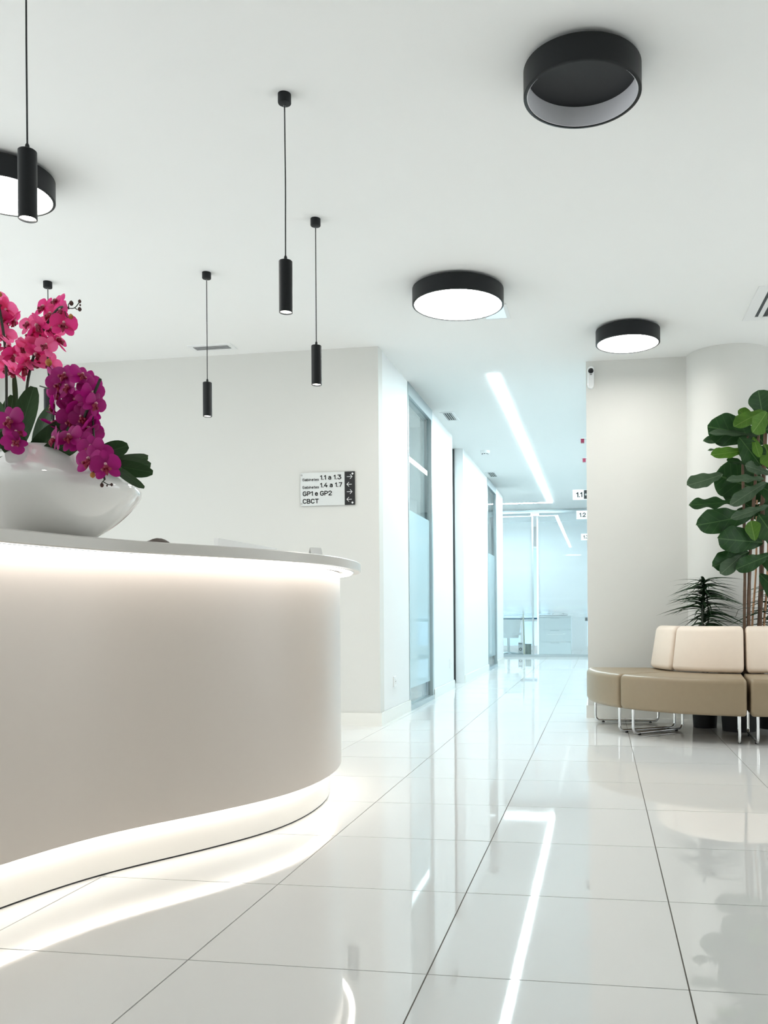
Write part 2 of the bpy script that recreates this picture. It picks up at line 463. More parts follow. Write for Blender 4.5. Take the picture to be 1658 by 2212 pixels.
# ---- doorway in the left wall
d1 = thing('door_1', (X_L - .14, (dr[0] + dr[1]) / 2, 0), 'full-height white door set deep in the left corridor wall', 'door'); d1['kind'] = 'structure'
MB().box(X_L - .19, X_L - .15, dr[0] - .02, dr[1] - .02, .01, CEIL - .005).build('door_leaf', 'white', d1)
MB().box(X_L - .15, X_L - .108, dr[1] - .03, dr[1] - .002, .02, CEIL - .01).build('seal', 'blackm', d1)
MB().box(X_L - .19, X_L - .108, dr[1], dr[1] + .04, 0, CEIL).build('jamb', 'corr', d1)
hd = MB().box(X_L - .15, X_L - .13, dr[0] + .08, dr[0] + .12, .98, 1.10).build('lock_plate', 'chrome', d1)
MB().tube([(X_L - .13, dr[0] + .10, 1.04), (X_L - .09, dr[0] + .10, 1.04), (X_L - .09, dr[0] + .22, 1.04)], .009).build('handle', 'chrome', hd, True)

# ---- glass partition at the end of the corridor
px0, px1 = -4.0, 2.2
gp = thing('window_3', (-.9, Y_END, 0), 'glass office front closing the end of the corridor', 'window'); gp['kind'] = 'structure'
MB().box(px0, px1, Y_END - .03, Y_END + .03, 0, .05).build('frame_rail', 'alu', gp)
MB().box(px0, px1, Y_END - .03, Y_END + .03, CEIL - .07, CEIL).build('frame_rail', 'alu', gp)
muls = [on_y(1152, 1300, Y_END).x, on_y(1160, 1300, Y_END).x]
edges = [px0, -2.55, muls[0], muls[1], .55, px1]
MB().box(muls[0] - .03, muls[0] + .005, Y_END - .025, Y_END + .025, .05, CEIL - .07).build('frame_post', 'alu', gp)
MB().box(muls[1] - .005, muls[1] + .03, Y_END - .025, Y_END + .025, .05, CEIL - .07).build('frame_post', 'white', gp)
MB().box(muls[0] - .05, muls[1] + .05, Y_END - .04, Y_END - .02, CEIL - .13, CEIL - .075).build('top_clamp', 'alu', gp)
for x in (-2.55, .55): MB().box(x - .03, x + .03, Y_END - .025, Y_END + .025, .05, CEIL - .07).build('frame_post', 'alu', gp)
for a, b in zip(edges[:-1], edges[1:]):
    if b - a < .15: continue
    MB().box(a, b, Y_END - .005, Y_END + .005, .05, CEIL - .07).build('glass_pane', 'film', gp)
MB().box(X_R - .35, X_R - .32, Y_END + .03, Y_END + .4, 0, .02).build('door_stop', 'chrome', gp)

# ---- office behind the glass
YO = 20.5
struct('wall_office', MB().box(-4.1, -2.6, YO, YO + .1, 0, CEIL).box(1.6, 2.3, YO, YO + .1, 0, CEIL).box(-2.6, 1.6, YO, YO + .1, 2.45, CEIL).box(-2.6, 1.6, YO, YO + .1, 0, .10)
       .box(-1.10, -.35, YO, YO + .1, .1, 2.45).box(-4.1, -4.0, Y_END, YO, 0, CEIL).box(2.2, 2.3, Y_END, YO, 0, CEIL), 'corr', 'white far wall of the glass office with two windows', 'wall')
for n, (a, b) in (('window_4', (-2.6, -1.10)), ('window_5', (-.35, 1.6))):
    lab = 'office window behind the desk chair with a lowered white blind' if n == 'window_4' else 'office window right of the white cabinet with a lowered white blind'
    w = thing(n, ((a + b) / 2, YO, .1), lab, 'window'); w['kind'] = 'structure'
    MB().box(a, b, YO + .02, YO + .07, .68, .76).build('transom', 'bluedark', w)
    for x in (a, (a + b) / 2 - .02, b - .05): MB().box(x, x + .05, YO + .02, YO + .07, .1, 2.45).build('frame_post', 'white', w)
    MB().box(a + .05, b - .05, YO + .04, YO + .046, .1, 2.45).build('glass_pane', 'glass', w)
    MB().box(a + .02, b - .02, YO - .03, YO - .024, .80, 2.40).build('roller_blind', M['blind'], w)

# ================================================================== LIGHTS OF THE PLACE AND ADDED LIGHTS
# ---- corridor linear light
sl = thing('linear_light', (-.9, 7.34, CEIL), 'long white L-shaped light line recessed in the corridor ceiling', 'ceiling light')
MB().box(-.925, -.855, 7.34, 16.06, CEIL - .004, CEIL).build('light_line', 'led_c', sl)
MB().box(-3.3, -.925, 15.99, 16.06, CEIL - .004, CEIL).build('light_line', 'led_c', sl)

# ---- round ceiling lamps
def round_lamp(R, c, lit, label):
    H_ = .116; zb = CEIL - H_
    t = thing('ceiling_lamp', (c[0], c[1], zb), label, 'ceiling light', 'round black ceiling lamps')
    b = (c[0], c[1], zb)
    MB().lathe([(R - .012, 0), (R - .004, 0), (R, .003), (R, H_ - .018), (R - .004, H_ - .016), (R - .012, H_ - .016)], b, 72, closed=True).build('shade_ring', 'black', t, True)
    MB().lathe([(.001, H_ - .030), (R - .0125, H_ - .030), (R - .0125, H_ - .019), (R - .04, H_ - .019), (R - .04, H_), (.001, H_)], b, 48, closed=True).build('mount_plate', 'black', t, True)
    MB().lathe([(R - .016, .004), (R - .0125, .004), (R - .0125, H_ - .031), (R - .016, H_ - .031)], b, 72, closed=True).build('inner_reflector', 'lamp' if lit else 'ring', t, True)
    MB().lathe([(.001, H_ - .036), (R - .017, H_ - .036), (R - .017, H_ - .031), (.001, H_ - .031)], b, 64, closed=True).build('diffuser_disc', 'lamp' if lit else 'blackm', t, True)
    return t
round_lamp(.220, (-.053, 3.278), False, 'unlit round black ceiling lamp with white inside, nearest to the viewer')
round_lamp(.288, (-.869, 5.364), True, 'largest lit round black ceiling lamp, before the corridor entrance')
round_lamp(.229, (.211, 6.351), True, 'smaller lit round black ceiling lamp near the wall behind the sofa')
round_lamp(.215, (-2.70, 3.60), True, 'lit round black ceiling lamp cut by the left edge of the picture')

round_lamp(.229, (1.95, 4.6), True, 'added lit round black ceiling lamp, unseen beyond the right edge of the picture')  # extra lamp added out of view to brighten column and sofa
def fill_panel(x, y, sx, sy, lab, s='fill_room'):  # panels added out of sight to brighten the rooms behind the glass
    t = thing('added_light_panel', (x, y, CEIL - .03), lab, 'ceiling light')
    MB().box(x - sx, x + sx, y - sy, y + sy, CEIL - .03, CEIL).build('frame', 'white', t)
    MB().box(x - sx + .03, x + sx - .03, y - sy + .03, y + sy - .03, CEIL - .034, CEIL - .03).build('diffuser', s, t)
fill_panel(-3.1, 7.9, .3, .6, 'added unseen light panel on the ceiling of the room behind the nearest glass panel')
fill_panel(-3.1, 13.4, .3, .6, 'added unseen light panel on the ceiling of the room behind the farther glass panel')
fill_panel(-3.2, 18.7, .3, .6, 'added unseen light panel at the left of the glass office ceiling', 'fill_office')
fill_panel(1.2, 18.7, .3, .6, 'added unseen light panel at the right of the glass office ceiling', 'fill_office')

# ---- pendants
def pendant(x, y, zb, label):
    t = thing('pendant_lamp', (x, y, zb), label, 'pendant lamp', 'slim black pendant lamps over the desk')
    r, L_ = .0265, .205
    MB().lathe([(.0225, .012), (.0225, .004), (r - .002, 0), (r, .001), (r, L_ - .002), (r - .002, L_), (.001, L_), (.001, .012)], (x, y, zb), 32).build('lamp_tube', 'black', t, True)
    MB().lathe([(.001, .006), (.0215, .006), (.0215, .011), (.001, .011)], (x, y, zb), 24, closed=True).build('lens', 'spot', t, True)
    MB().lathe([(.007, L_ - .002), (.006, L_ + .016), (.003, L_ + .022)], (x, y, zb), 16).build('cable_gland', 'black', t, True)
    dx = random.uniform(-.006, .006)
    n = 9; z0, z1 = zb + L_ + .018, CEIL - .032
    pts = [(x + dx * math.sin(math.pi * k / (n - 1)) * (1 + .3 * math.sin(5 * k)), y, z0 + (z1 - z0) * k / (n - 1)) for k in range(n)]
    MB().tube(pts, .0026, 8).build('cable', 'blackm', t, True)
    cn = MB().lathe([(.012, -.040), (.0245, -.037), (.026, -.034), (.026, 0), (.001, 0)], (x, y, CEIL), 32).build('canopy', 'black', t, True)
    MB().lathe([(.004, -.046), (.004, -.036)], (x, y, CEIL), 10).build('cable_grip', 'chrome', cn, True)
    return t
zb = 2.047
for (x, y), lab in (((-1.217, 3.259), 'tallest-looking slim black pendant lamp hanging over the desk tip'),
                    ((-1.445, 4.309), 'slim black pendant lamp just left of the wall corner, above the direction sign'),
                    ((-2.315, 4.870), 'smallest slim black pendant lamp, hanging in front of the ceiling vent'),
                    ((-3.335, 4.834), 'slim black pendant lamp partly hidden behind the orchid flowers')):
    pendant(x, y, zb, lab)
pl = at_d(60, 470, 2.57)
pendant(pl.x, pl.y, pl.z - .006, 'nearest slim black pendant lamp overlapping the round lamp at left')

# ================================================================== RECEPTION DESK
ctrl = [(-2.45, .55), (-2.1, 1.0), (-1.9, 1.45), (-1.79, 1.9), (-1.73, 2.266), (-1.624, 2.603), (-1.414, 2.958), (-1.29, 3.21), (-1.236, 3.45),
        (-1.235, 3.72), (-1.275, 3.95), (-1.345, 4.15), (-1.50, 4.38), (-1.74, 4.56), (-2.05, 4.66), (-2.45, 4.70)]
def catmull(P, n=14):
    P = [Vector(p) for p in P]; P = [2 * P[0] - P[1]] + P + [2 * P[-1] - P[-2]]; o = []
    for i in range(1, len(P) - 2):
        for k in range(n):
            t = k / n; a, b, c, d = P[i - 1:i + 3]
            o.append(.5 * ((2 * b) + (c - a) * t + (2 * a - 5 * b + 4 * c - d) * t * t + (3 * b - a - 3 * c + d) * t ** 3))
    o.append(P[-2]); return o
def resample(p, n):
    s = [0]
    for a, b in zip(p[:-1], p[1:]): s.append(s[-1] + (b - a).length)
    o = []; j = 0
    for k in range(n):
        t = s[-1] * k / (n - 1)
        while j < len(s) - 2 and s[j + 1] < t: j += 1
        u = (t - s[j]) / max(1e-9, s[j + 1] - s[j]); o.append(p[j].lerp(p[j + 1], min(1, max(0, u))))
    return o
NC = 160
crv = resample(catmull(ctrl), NC)
for _ in range(6):
    crv = [crv[0]] + [(crv[i - 1] + 2 * crv[i] + crv[i + 1]) / 4 for i in range(1, NC - 1)] + [crv[-1]]
def offs(o, i0=0, i1=NC):
    out = []
    for i in range(i0, i1):
        t = (crv[min(i + 1, NC - 1)] - crv[max(i - 1, 0)]).normalized()
        out.append(Vector((crv[i].x + t.y * o, crv[i].y - t.x * o)))
    return out
def band(sect, i0=0, i1=NC):
    """sweep a closed (offset, z) section along the desk curve"""
    mb = MB(); m = len(sect); v = []; f = []
    rails = [offs(o, i0, i1) for o, z in sect]; n = i1 - i0
    for i in range(n):
        for j, (o, z) in enumerate(sect): v.append((rails[j][i].x, rails[j][i].y, z))
    for i in range(n - 1):
        for j in range(m):
            j2 = (j + 1) % m; f.append([i * m + j, i * m + j2, (i + 1) * m + j2, (i + 1) * m + j])
    f.append(list(range(m))[::-1]); f.append([(n - 1) * m + j for j in range(m)])
    return mb.add(v, f)
desk = thing('reception_desk', (-1.6, 3.0, 0), 'wavy white reception desk with glowing counter edge and base', 'reception desk')
IN = -.17
band([(0, .006), (0, .16), (-.03, .16), (-.03, .006)]).build('plinth', 'plinth', desk, True)
band([(-.004, 0), (-.004, .006), (-.026, .006), (-.026, 0)]).build('plinth_gap', 'blackm', desk)
band([(.055, .147), (.055, 1.05), (.035, 1.05), (.035, .147)]).build('front_panel', 'desk', desk, True)
ct = band([(.150, 1.055), (.155, 1.059), (.155, 1.091), (.151, 1.095), (IN, 1.095), (IN, 1.055)]).build('counter_top', 'counter', desk, True)
band([(.118, 1.0535), (.122, 1.0535), (.122, 1.0549), (.118, 1.0549)]).build('groove', 'alu', ct)
band([(IN + .02, .0), (IN + .02, 1.055), (IN, 1.055), (IN, .0)]).build('inner_panel', 'desk', desk, True)
band([(.033, .150), (.033, .158), (.002, .158), (.002, .150)]).build('soffit', 'plinth', desk)
band([(.088, 1.047), (.110, 1.047), (.110, 1.0545), (.088, 1.0545)]).build('counter_light', 'led_w', desk)
band([(.012, .140), (.026, .140), (.026, .149), (.012, .149)]).build('base_light', 'led_base', desk)
band([(IN, .70), (IN, .735), (-.62, .735), (-.62, .70)], 24, 112).build('work_top', 'counter', desk, True)

# ---- monitor behind the counter
def frame_from(p, q):
    d = (q - p); d.z = 0; L_ = d.length; d.normalize(); n = Vector((0, 0, 1)).cross(d)
    return Matrix(((d.x, n.x, 0, p.x), (d.y, n.y, 0, p.y), (0, 0, 1, p.z), (0, 0, 0, 1))), L_
m1, m2 = at_d(472, 1162, 3.78), at_d(612, 1187, 4.47); m2.z = m1.z
fm, ml = frame_from(m1, m2); ml = min(ml, .62)
mc = fm @ Vector((ml / 2, .06, 0))
mon = thing('monitor', (mc.x, mc.y, .735), 'white computer monitor back rising just above the counter', 'monitor')
def boxm(mb, m, x0, x1, y0, y1, z0, z1): return mb.box(x0, x1, y0, y1, z0, z1, m)
boxm(MB(), fm, 0, ml, 0, .022, -.37, 0).build('case', 'white', mon)
boxm(MB(), fm, .008, ml - .008, .022, .024, -.36, -.008).build('screen', 'screen', mon)
boxm(MB(), fm, ml / 2 - .05, ml / 2 + .05, -.01, .01, .747 - m1.z, -.2).build('stand', 'white', mon)
boxm(MB(), fm, ml / 2 - .11, ml / 2 + .11, -.06, .12, .735 - m1.z, .747 - m1.z).build('foot', 'white', mon)

# ---- folded card on the counter
tcp = at_d(681, 1183, 3.83)
tc = thing('tent_card', (tcp.x, tcp.y, 1.095), 'small folded white card standing near the counter tip', 'card')
hz = tcp.z - 1.095
for sgn in (-1, 1):
    ax = (FWD * .78 - RIGHT * .62).normalized(); dp = Vector((ax.y, -ax.x, 0))
    b0 = Vector((tcp.x, tcp.y, 1.095)) + ax * sgn * .024
    tp = Vector((tcp.x, tcp.y, 1.095 + hz))
    a_ = [b0 - dp * .028, b0 + dp * .028, tp + dp * .028, tp - dp * .028]
    th = ax * .0012 * sgn
    MB().add(a_ + [p + th for p in a_], [[0, 1, 2, 3], [7, 6, 5, 4], [0, 4, 5, 1], [1, 5, 6, 2], [2, 6, 7, 3], [3, 7, 4, 0]]).build('card_side', 'paper', tc)

# ================================================================== PERSON BEHIND THE DESK (only the hair shows)
def skin_fig(name, verts, edges, mat, parent, sub=2):
    me = bpy.data.meshes.new(name); me.from_pydata([v[0] for v in verts], edges, [])
    o = bpy.data.objects.new(name, me); COL.objects.link(o); o.parent = parent
    md = o.modifiers.new('skin', 'SKIN'); md.use_smooth_shade = True
    for i, v in enumerate(verts):
        r = v[1] if isinstance(v[1], tuple) else (v[1], v[1])
        me.skin_vertices[0].data[i].radius = r
        me.skin_vertices[0].data[i].use_root = (i == 0)
    s = o.modifiers.new('sub', 'SUBSURF'); s.levels = sub; s.render_levels = sub
    me.materials.append(M[mat]); return o
hp = at_d(349, 1163, 4.15)
person = thing('person', (hp.x - .02, hp.y, 0), 'seated person behind the desk, only brown hair showing above the counter', 'person', rz=math.radians(-62))
HT = hp.z
V = [((-.05, 0, .50), .135), ((-.03, 0, .66), .115), ((-.01, 0, .84), (.13, .13)), ((0, 0, .94), (.10, .10)), ((0, 0, HT - .225), .052), ((.01, 0, HT - .12), (.083, .095)), ((0, 0, HT - .055), (.075, .085)),
     ((-.01, .17, .92), .055), ((.03, .22, .72), .045), ((.25, .17, .77), .036), ((.33, .15, .775), .026),
     ((-.01, -.17, .92), .055), ((.03, -.22, .72), .045), ((.25, -.17, .77), .036), ((.33, -.15, .775), .026),
     ((.0, .10, .50), .09), ((.38, .12, .50), .068), ((.36, .12, .27), .055), ((.34, .12, .08), .04), ((.44, .13, .04), .035),
     ((.0, -.10, .50), .09), ((.38, -.12, .50), .068), ((.36, -.12, .27), .055), ((.34, -.12, .08), .04), ((.44, -.13, .04), .035)]
Ed = [(0, 1), (1, 2), (2, 3), (3, 4), (4, 5), (5, 6), (3, 7), (7, 8), (8, 9), (9, 10), (3, 11), (11, 12), (12, 13), (13, 14), (0, 15), (15, 16), (16, 17), (17, 18), (18, 19), (0, 20), (20, 21), (21, 22), (22, 23), (23, 24)]
def figure_material():
    m, N, L = nt('figure'); b = N['Principled BSDF']; b.inputs['Roughness'].default_value = .75
    tc_ = N.new('ShaderNodeTexCoord'); sp = N.new('ShaderNodeSeparateXYZ'); L.new(tc_.outputs['Object'], sp.inputs[0])
    mr = N.new('ShaderNodeMapRange'); mr.inputs['From Max'].default_value = 2.0; L.new(sp.outputs['Z'], mr.inputs['Value'])
    rp = N.new('ShaderNodeValToRGB'); rp.color_ramp.interpolation = 'CONSTANT'; e = rp.color_ramp.elements
    e[0].position = 0; e[0].color = (.02, .02, .025, 1); e[1].position = .045; e[1].color = (.10, .11, .13, 1)
    k = e.new(.285); k.color = (.80, .82, .84, 1); k = e.new((HT - .215) / 2); k.color = (.62, .40, .30, 1)
    L.new(mr.outputs[0], rp.inputs[0]); L.new(rp.outputs[0], b.inputs['Base Color']); return m
M['figure'] = figure_material()
body = skin_fig('body', V, Ed, 'figure', person)
def face_part(name, prof_, c, mat, sc=(1, 1, 1)):
    t_ = MB().lathe(prof_, (0, 0, 0), 14)
    link(name, mesh(name, [Vector((p.x * sc[0], p.y * sc[1], p.z * sc[2])) + Vector(c) for p in t_.v], t_.f, mat, True), person)
ball = [(.0005, -1), (.5, -.866), (.866, -.5), (1, 0), (.866, .5), (.5, .866), (.0005, 1)]
for sy in (-1, 1):
    face_part('eye', ball, (.084, sy * .031, HT - .118), 'ink', (.008, .010, .006))
    face_part('ear', ball, (.0, sy * .088, HT - .125), 'skin', (.016, .008, .030))
face_part('nose', ball, (.098, 0, HT - .138), 'skin', (.014, .011, .020))
face_part('mouth', ball, (.088, 0, HT - .170), 'lip', (.006, .022, .005))
hr = MB()
prof = []
for k in range(11):
    a = math.pi * k / 20 * 1.12
    prof.append((.100 * math.sin(a) + .0005, .105 * math.cos(a)))
hb = MB().lathe(prof, (0, 0, 0), 28)
vv = [Vector((p.x * 1.10 - .026, p.y * .98, p.z * (1 if p.x > 0 or p.z > 0 else 3.2))) * (1 + .03 * math.sin(9 * p.x * 12 + 5 * p.y * 14)) + Vector((0, 0, HT - .104)) for p in hb.v]
link('hair', mesh('hair', vv, hb.f, 'hair', True), person)
for sy in (-1, 1):
    for k in range(4):
        link('finger', mesh('finger', *(lambda t: (t.v, t.f))(MB().tube([(.33, sy * (.135 + .011 * k), .772), (.375, sy * (.130 + .012 * k), .768), (.40 + .006 * (k in (1, 2)), sy * (.128 + .012 * k), .752)], [.009, .008, .007], 8)), 'skin', True), person)
    link('thumb', mesh('thumb', *(lambda t: (t.v, t.f))(MB().tube([(.315, sy * .13, .77), (.345, sy * .108, .765), (.37, sy * .104, .757)], [.010, .009, .008], 8)), 'skin', True), person)
oc = thing('desk_chair', (hp.x - .06, hp.y, 0), 'dark swivel chair under the person behind the desk', 'chair', rz=math.radians(-62))
link('seat', mesh('seat', *(lambda t: (t.v, t.f))(MB().prism(rrect(-.24, .22, -.23, .23, .06), .33, .385)), 'trousers'), oc)
link('backrest', mesh('backrest', *(lambda t: (t.v, t.f))(MB().box(-.30, -.25, -.2, .2, .45, .82)), 'trousers'), oc)
link('back_bar', mesh('back_bar', *(lambda t: (t.v, t.f))(MB().box(-.27, -.235, -.03, .03, .33, .5)), 'blackm'), oc)
link('gas_lift', mesh('gas_lift', *(lambda t: (t.v, t.f))(MB().lathe([(.025, .07), (.025, .33)], (0, 0, 0), 16)), 'chrome', True), oc)
for k in range(5):
    a = 2 * math.pi * k / 5
    link('foot', mesh('foot', *(lambda t: (t.v, t.f))(MB().tube([(0, 0, .08), (.27 * math.cos(a), .27 * math.sin(a), .045)], [.022, .014], 8).lathe([(.001, .0), (.02, .006), (.02, .04), (.001, .046)], (.27 * math.cos(a), .27 * math.sin(a), 0), 12)), 'blackm', True), oc)

# ================================================================== ORCHID BOWL
PD = 2.74
pc = at_d(108, 1100, PD); pcx, pcy = pc.x, pc.y
SC = PD / F
def zpx(py): return CAMH + (1335 - py) * SC
z0 = 1.095
orch = thing('potted_orchid', (pcx, pcy, z0), 'glossy white oval bowl of magenta orchids standing on the counter', 'potted plant')
pr = [(.001, z0), (70 * SC, z0), (92 * SC, z0 + .010), (135 * SC, zpx(1130)), (166 * SC, zpx(1099)), (181 * SC, zpx(1079)), (187 * SC, zpx(1064)), (181 * SC, zpx(1049)), (160 * SC, zpx(1030)), (128 * SC, zpx(1007)), (98 * SC, zpx(983)), (86 * SC, zpx(975))]
P3 = [Vector(p) for p in pr]
smo = catmull(P3, 5)
outer = [(max(.001, p.x), p.y) for p in smo]
inner = [(max(.001, r - .008), z) for r, z in outer[::-1] if z > zpx(1050)]
MB().lathe([(r, z) for r, z in outer] + [(outer[-1][0] - .005, outer[-1][1] + .002)] + inner + [(.001, zpx(1050))], (pcx, pcy, 0), 72).build('bowl', 'ceramic', orch, True)
MB().lathe([(.001, zpx(1004)), (110 * SC, zpx(1006))], (pcx, pcy, 0), 32).build('soil', 'soil', orch)

def leaf_mesh(name, length, width, mat, shape='fig', droop=.1, fold=.15, wave=.02, nu=14, nv=6, twist=0):
    """leaf along +X, face +Z, side Y"""
    v = []; uv = []; f = []
    for i in range(nu + 1):
        t = i / nu
        if shape == 'fig': w = (.52 + .48 * min(1, t * 1.3)) * (math.sin(math.pi * min(1, .03 + t * .965) ** 1.15)) ** .5 * (1 + .05 * math.sin(t * 11)) if 0 < t < 1 else .05
        elif shape == 'strap': w = (math.sin(math.pi * (.06 + .92 * t)) ** .5) * (.75 + .35 * t)
        elif shape == 'blade': w = (1 - t) ** .7 * min(1, .35 + t * 3)
        else: w = math.sin(math.pi * (.02 + .96 * t)) ** .55
        for j in range(nv + 1):
            s = 2 * j / nv - 1
            y = s * w * width / 2
            z = -droop * length * t * t + fold * abs(s) * w * width / 2 + wave * length * abs(s) ** 2 * math.sin(t * 17 + (2 if s > 0 else 0)) * .6
            tw_ = twist * t
            v.append((length * t, y * math.cos(tw_), z + y * math.sin(tw_))); uv.append((t, s * w * .5 + .5))
    for i in range(nu):
        for j in range(nv):
            a = i * (nv + 1) + j; f.append([a, a + 1, a + nv + 2, a + nv + 1])
    return mesh(name, v, f, mat, 'all', uv)
def orient(base, tip, tilt, facing=None):
    """matrix: +X from base to tip, +Z towards the viewer turned by tilt about the axis"""
    x = (tip - base).normalized()
    tow = facing if facing is not None else -FWD
    z = (tow - x * tow.dot(x))
    if z.length < 1e-3: z = UP - x * UP.dot(x)
    z.normalize(); z = Matrix.Rotation(tilt, 3, x) @ z
    y = z.cross(x)
    return Matrix(((x.x, y.x, z.x, base.x), (x.y, y.y, z.y, base.y), (x.z, y.z, z.z, base.z), (0, 0, 0, 1)))
def place_leaf(name, parent, base, tip, wpx, dep, mat, tilt=0, **kw):
    b, t = at_d(base[0], base[1], dep if not isinstance(dep, tuple) else dep[0]), at_d(tip[0], tip[1], dep if not isinstance(dep, tuple) else dep[1])
    L_ = (t - b).length
    w = wpx * (dep if not isinstance(dep, tuple) else dep[0]) / F / max(.3, math.cos(tilt))
    me = leaf_mesh(name, L_, w, mat, **kw)
    o = link(name, me, parent); m = orient(b, t, tilt); m.translation -= wpos(parent); o.matrix_local = m
    return o

# flower pieces (face +Z, up +Y)
def petal_mesh(name, ln, wd, mat, cup=.18, n=8, m=6, rnd=.5, back=0.0):
    v = []; uv = []; f = []
    for i in range(n + 1):
        t = i / n
        w = math.sin(math.pi * (.05 + .93 * t)) ** rnd * (.7 + .4 * t)
        for j in range(m + 1):
            s = 2 * j / m - 1
            v.append((s * w * wd / 2, ln * t, -cup * ln * (t - .55) ** 2 * (1 if t > .55 else .2) - back * ln * t + .10 * wd * (s * s) * -1 * w)); uv.append((t, s * .5 + .5))
    for i in range(n):
        for j in range(m):
            a = i * (m + 1) + j; f.append([a, a + 1, a + m + 2, a + m + 1])
    return mesh(name, v, f, mat, 'all', uv)
FM = {}
for key, pm in (('m', 'pet'), ('p', 'petp'), ('w', 'petw')):
    FM[key] = dict(petal=petal_mesh('petal', .040, .050, pm, rnd=.5), sepal=petal_mesh('sepal', .042, .028, pm, rnd=.6, back=.12))
lipm = MB().lathe([(.001, .0), (.006, .002), (.008, .008), (.004, .014), (.001, .016)], (0, -.006, 0), 10)
for sgn in (-1, 1): lipm.tube([(sgn * .003, -.008, .006), (sgn * .010, -.012, .012), (sgn * .007, -.016, .016)], [.004, .005, .002], 6)
lipm.tube([(0, -.008, .006), (0, -.020, .012), (0, -.028, .008)], [.004, .006, .001], 6)
lip_me = mesh('lip', lipm.v, lipm.f, 'lip', True)
colu = MB().tube([(0, .001, 0), (0, .004, .008), (0, .002, .013)], [.0035, .0042, .002], 8)
col_me = mesh('flower', colu.v, colu.f, 'colm', True)
def flower(px, py, dep, face, size=1.0, key='m', spin=0.0):
    p = at_d(px, py, dep) - wpos(orch)
    z = (RIGHT * face[0] + UP * face[1] - FWD * face[2]).normalized()
    y = (UP - z * UP.dot(z))
    if y.length < .05: y = RIGHT.copy()
    y.normalize(); y = Matrix.Rotation(spin, 3, z) @ y; x = y.cross(z)
    o = link('flower', col_me, orch)
    o.matrix_local = Matrix(((x.x, y.x, z.x, p.x), (x.y, y.y, z.y, p.y), (x.z, y.z, z.z, p.z), (0, 0, 0, 1))) @ Matrix.Scale(size, 4)
    for a, kind, dz in ((72, 'petal', .002), (-72, 'petal', .002), (0, 'sepal', 0), (140, 'sepal', 0), (-140, 'sepal', 0)):
        c = link(kind, FM[key][kind], o)
        c.matrix_local = Matrix.Translation((0, 0, dz)) @ Matrix.Rotation(math.radians(a + random.uniform(-6, 6)), 4, 'Z') @ Matrix.Rotation(math.radians(random.uniform(-4, 20)), 4, 'X')
    link('lip', lip_me, o)
FL = []
def cluster(pts, key, dep, base, jit=.75, size=1.0):
    for q in pts:
        x, y = q[:2]
        fc = q[2] if len(q) > 2 else (base[0] + random.uniform(-jit, jit), base[1] + random.uniform(-jit, jit), base[2] + random.uniform(-jit, jit))
        kk = random.choice('ppw') if key == 'p' else key
        flower(x, y, dep + random.uniform(-.05, .05), fc, size * random.uniform(.88, 1.06), kk, random.uniform(-.5, .5))
# spray at the left edge
cluster([(-8, 655), (14, 668), (-20, 690), (8, 690), (28, 690), (-14, 720), (10, 722), (-4, 752), (20, 745), (-18, 775), (12, 792), (-12, 800), (-30, 740), (-38, 700), (-40, 660)], 'p', 2.78, (.25, -.3, .5))
# upper middle spray
cluster([(122, 652), (96, 664), (134, 672), (112, 680), (62, 700, (-.3, .3, .9)), (84, 702), (138, 700), (112, 708), (70, 722), (92, 728), (122, 735), (60, 742), (100, 748), (80, 762), (46, 752)], 'p', 2.72, (.35, -.2, .45))
cluster([(30, 765), (62, 782), (88, 782), (50, 795), (110, 786), (28, 800)], 'p', 2.74, (.1, -.45, .5))
# right hand spray
cluster([(118, 808), (140, 812), (128, 830), (148, 836), (138, 856), (160, 862), (122, 848)], 'm', 2.66, (-.25, .25, .6))
cluster([(176, 812, (.5, .35, .45)), (190, 826, (.6, .2, .5)), (178, 838), (198, 848), (192, 866), (204, 872, (.8, -.2, .4))], 'm', 2.62, (.5, .0, .5))
cluster([(118, 872), (146, 882), (166, 884), (128, 898), (152, 906), (176, 902), (192, 892), (112, 918), (140, 922), (164, 926), (186, 922), (202, 918), (196, 940), (178, 944)], 'm', 2.62, (-.1, .2, .7))
cluster([(120, 948, (-.6, .1, .5)), (152, 944, (-.2, .3, .8)), (172, 952, (.1, .3, .9))], 'm', 2.52, (0, .2, .8))
# blooms hanging over the rim, facing the viewer
flower(197, 968, 2.49, (.05, .35, .9), 1.0, 'm', .1)
flower(193, 994, 2.46, (-.1, .15, .95), 1.08, 'm', -.1)
flower(229, 1006, 2.45, (.25, .0, .95), 1.05, 'm', .15)
flower(222, 985, 2.50, (.5, .3, .7), .9, 'm', .6)
# low blooms at the left
flower(22, 908, 2.50, (-.15, .15, .95), 1.15, 'm', .3)
flower(34, 934, 2.50, (.6, .2, .5), .8, 'm', .9)
flower(30, 958, 2.50, (.1, -.5, .6), .9, 'm', 2.2)
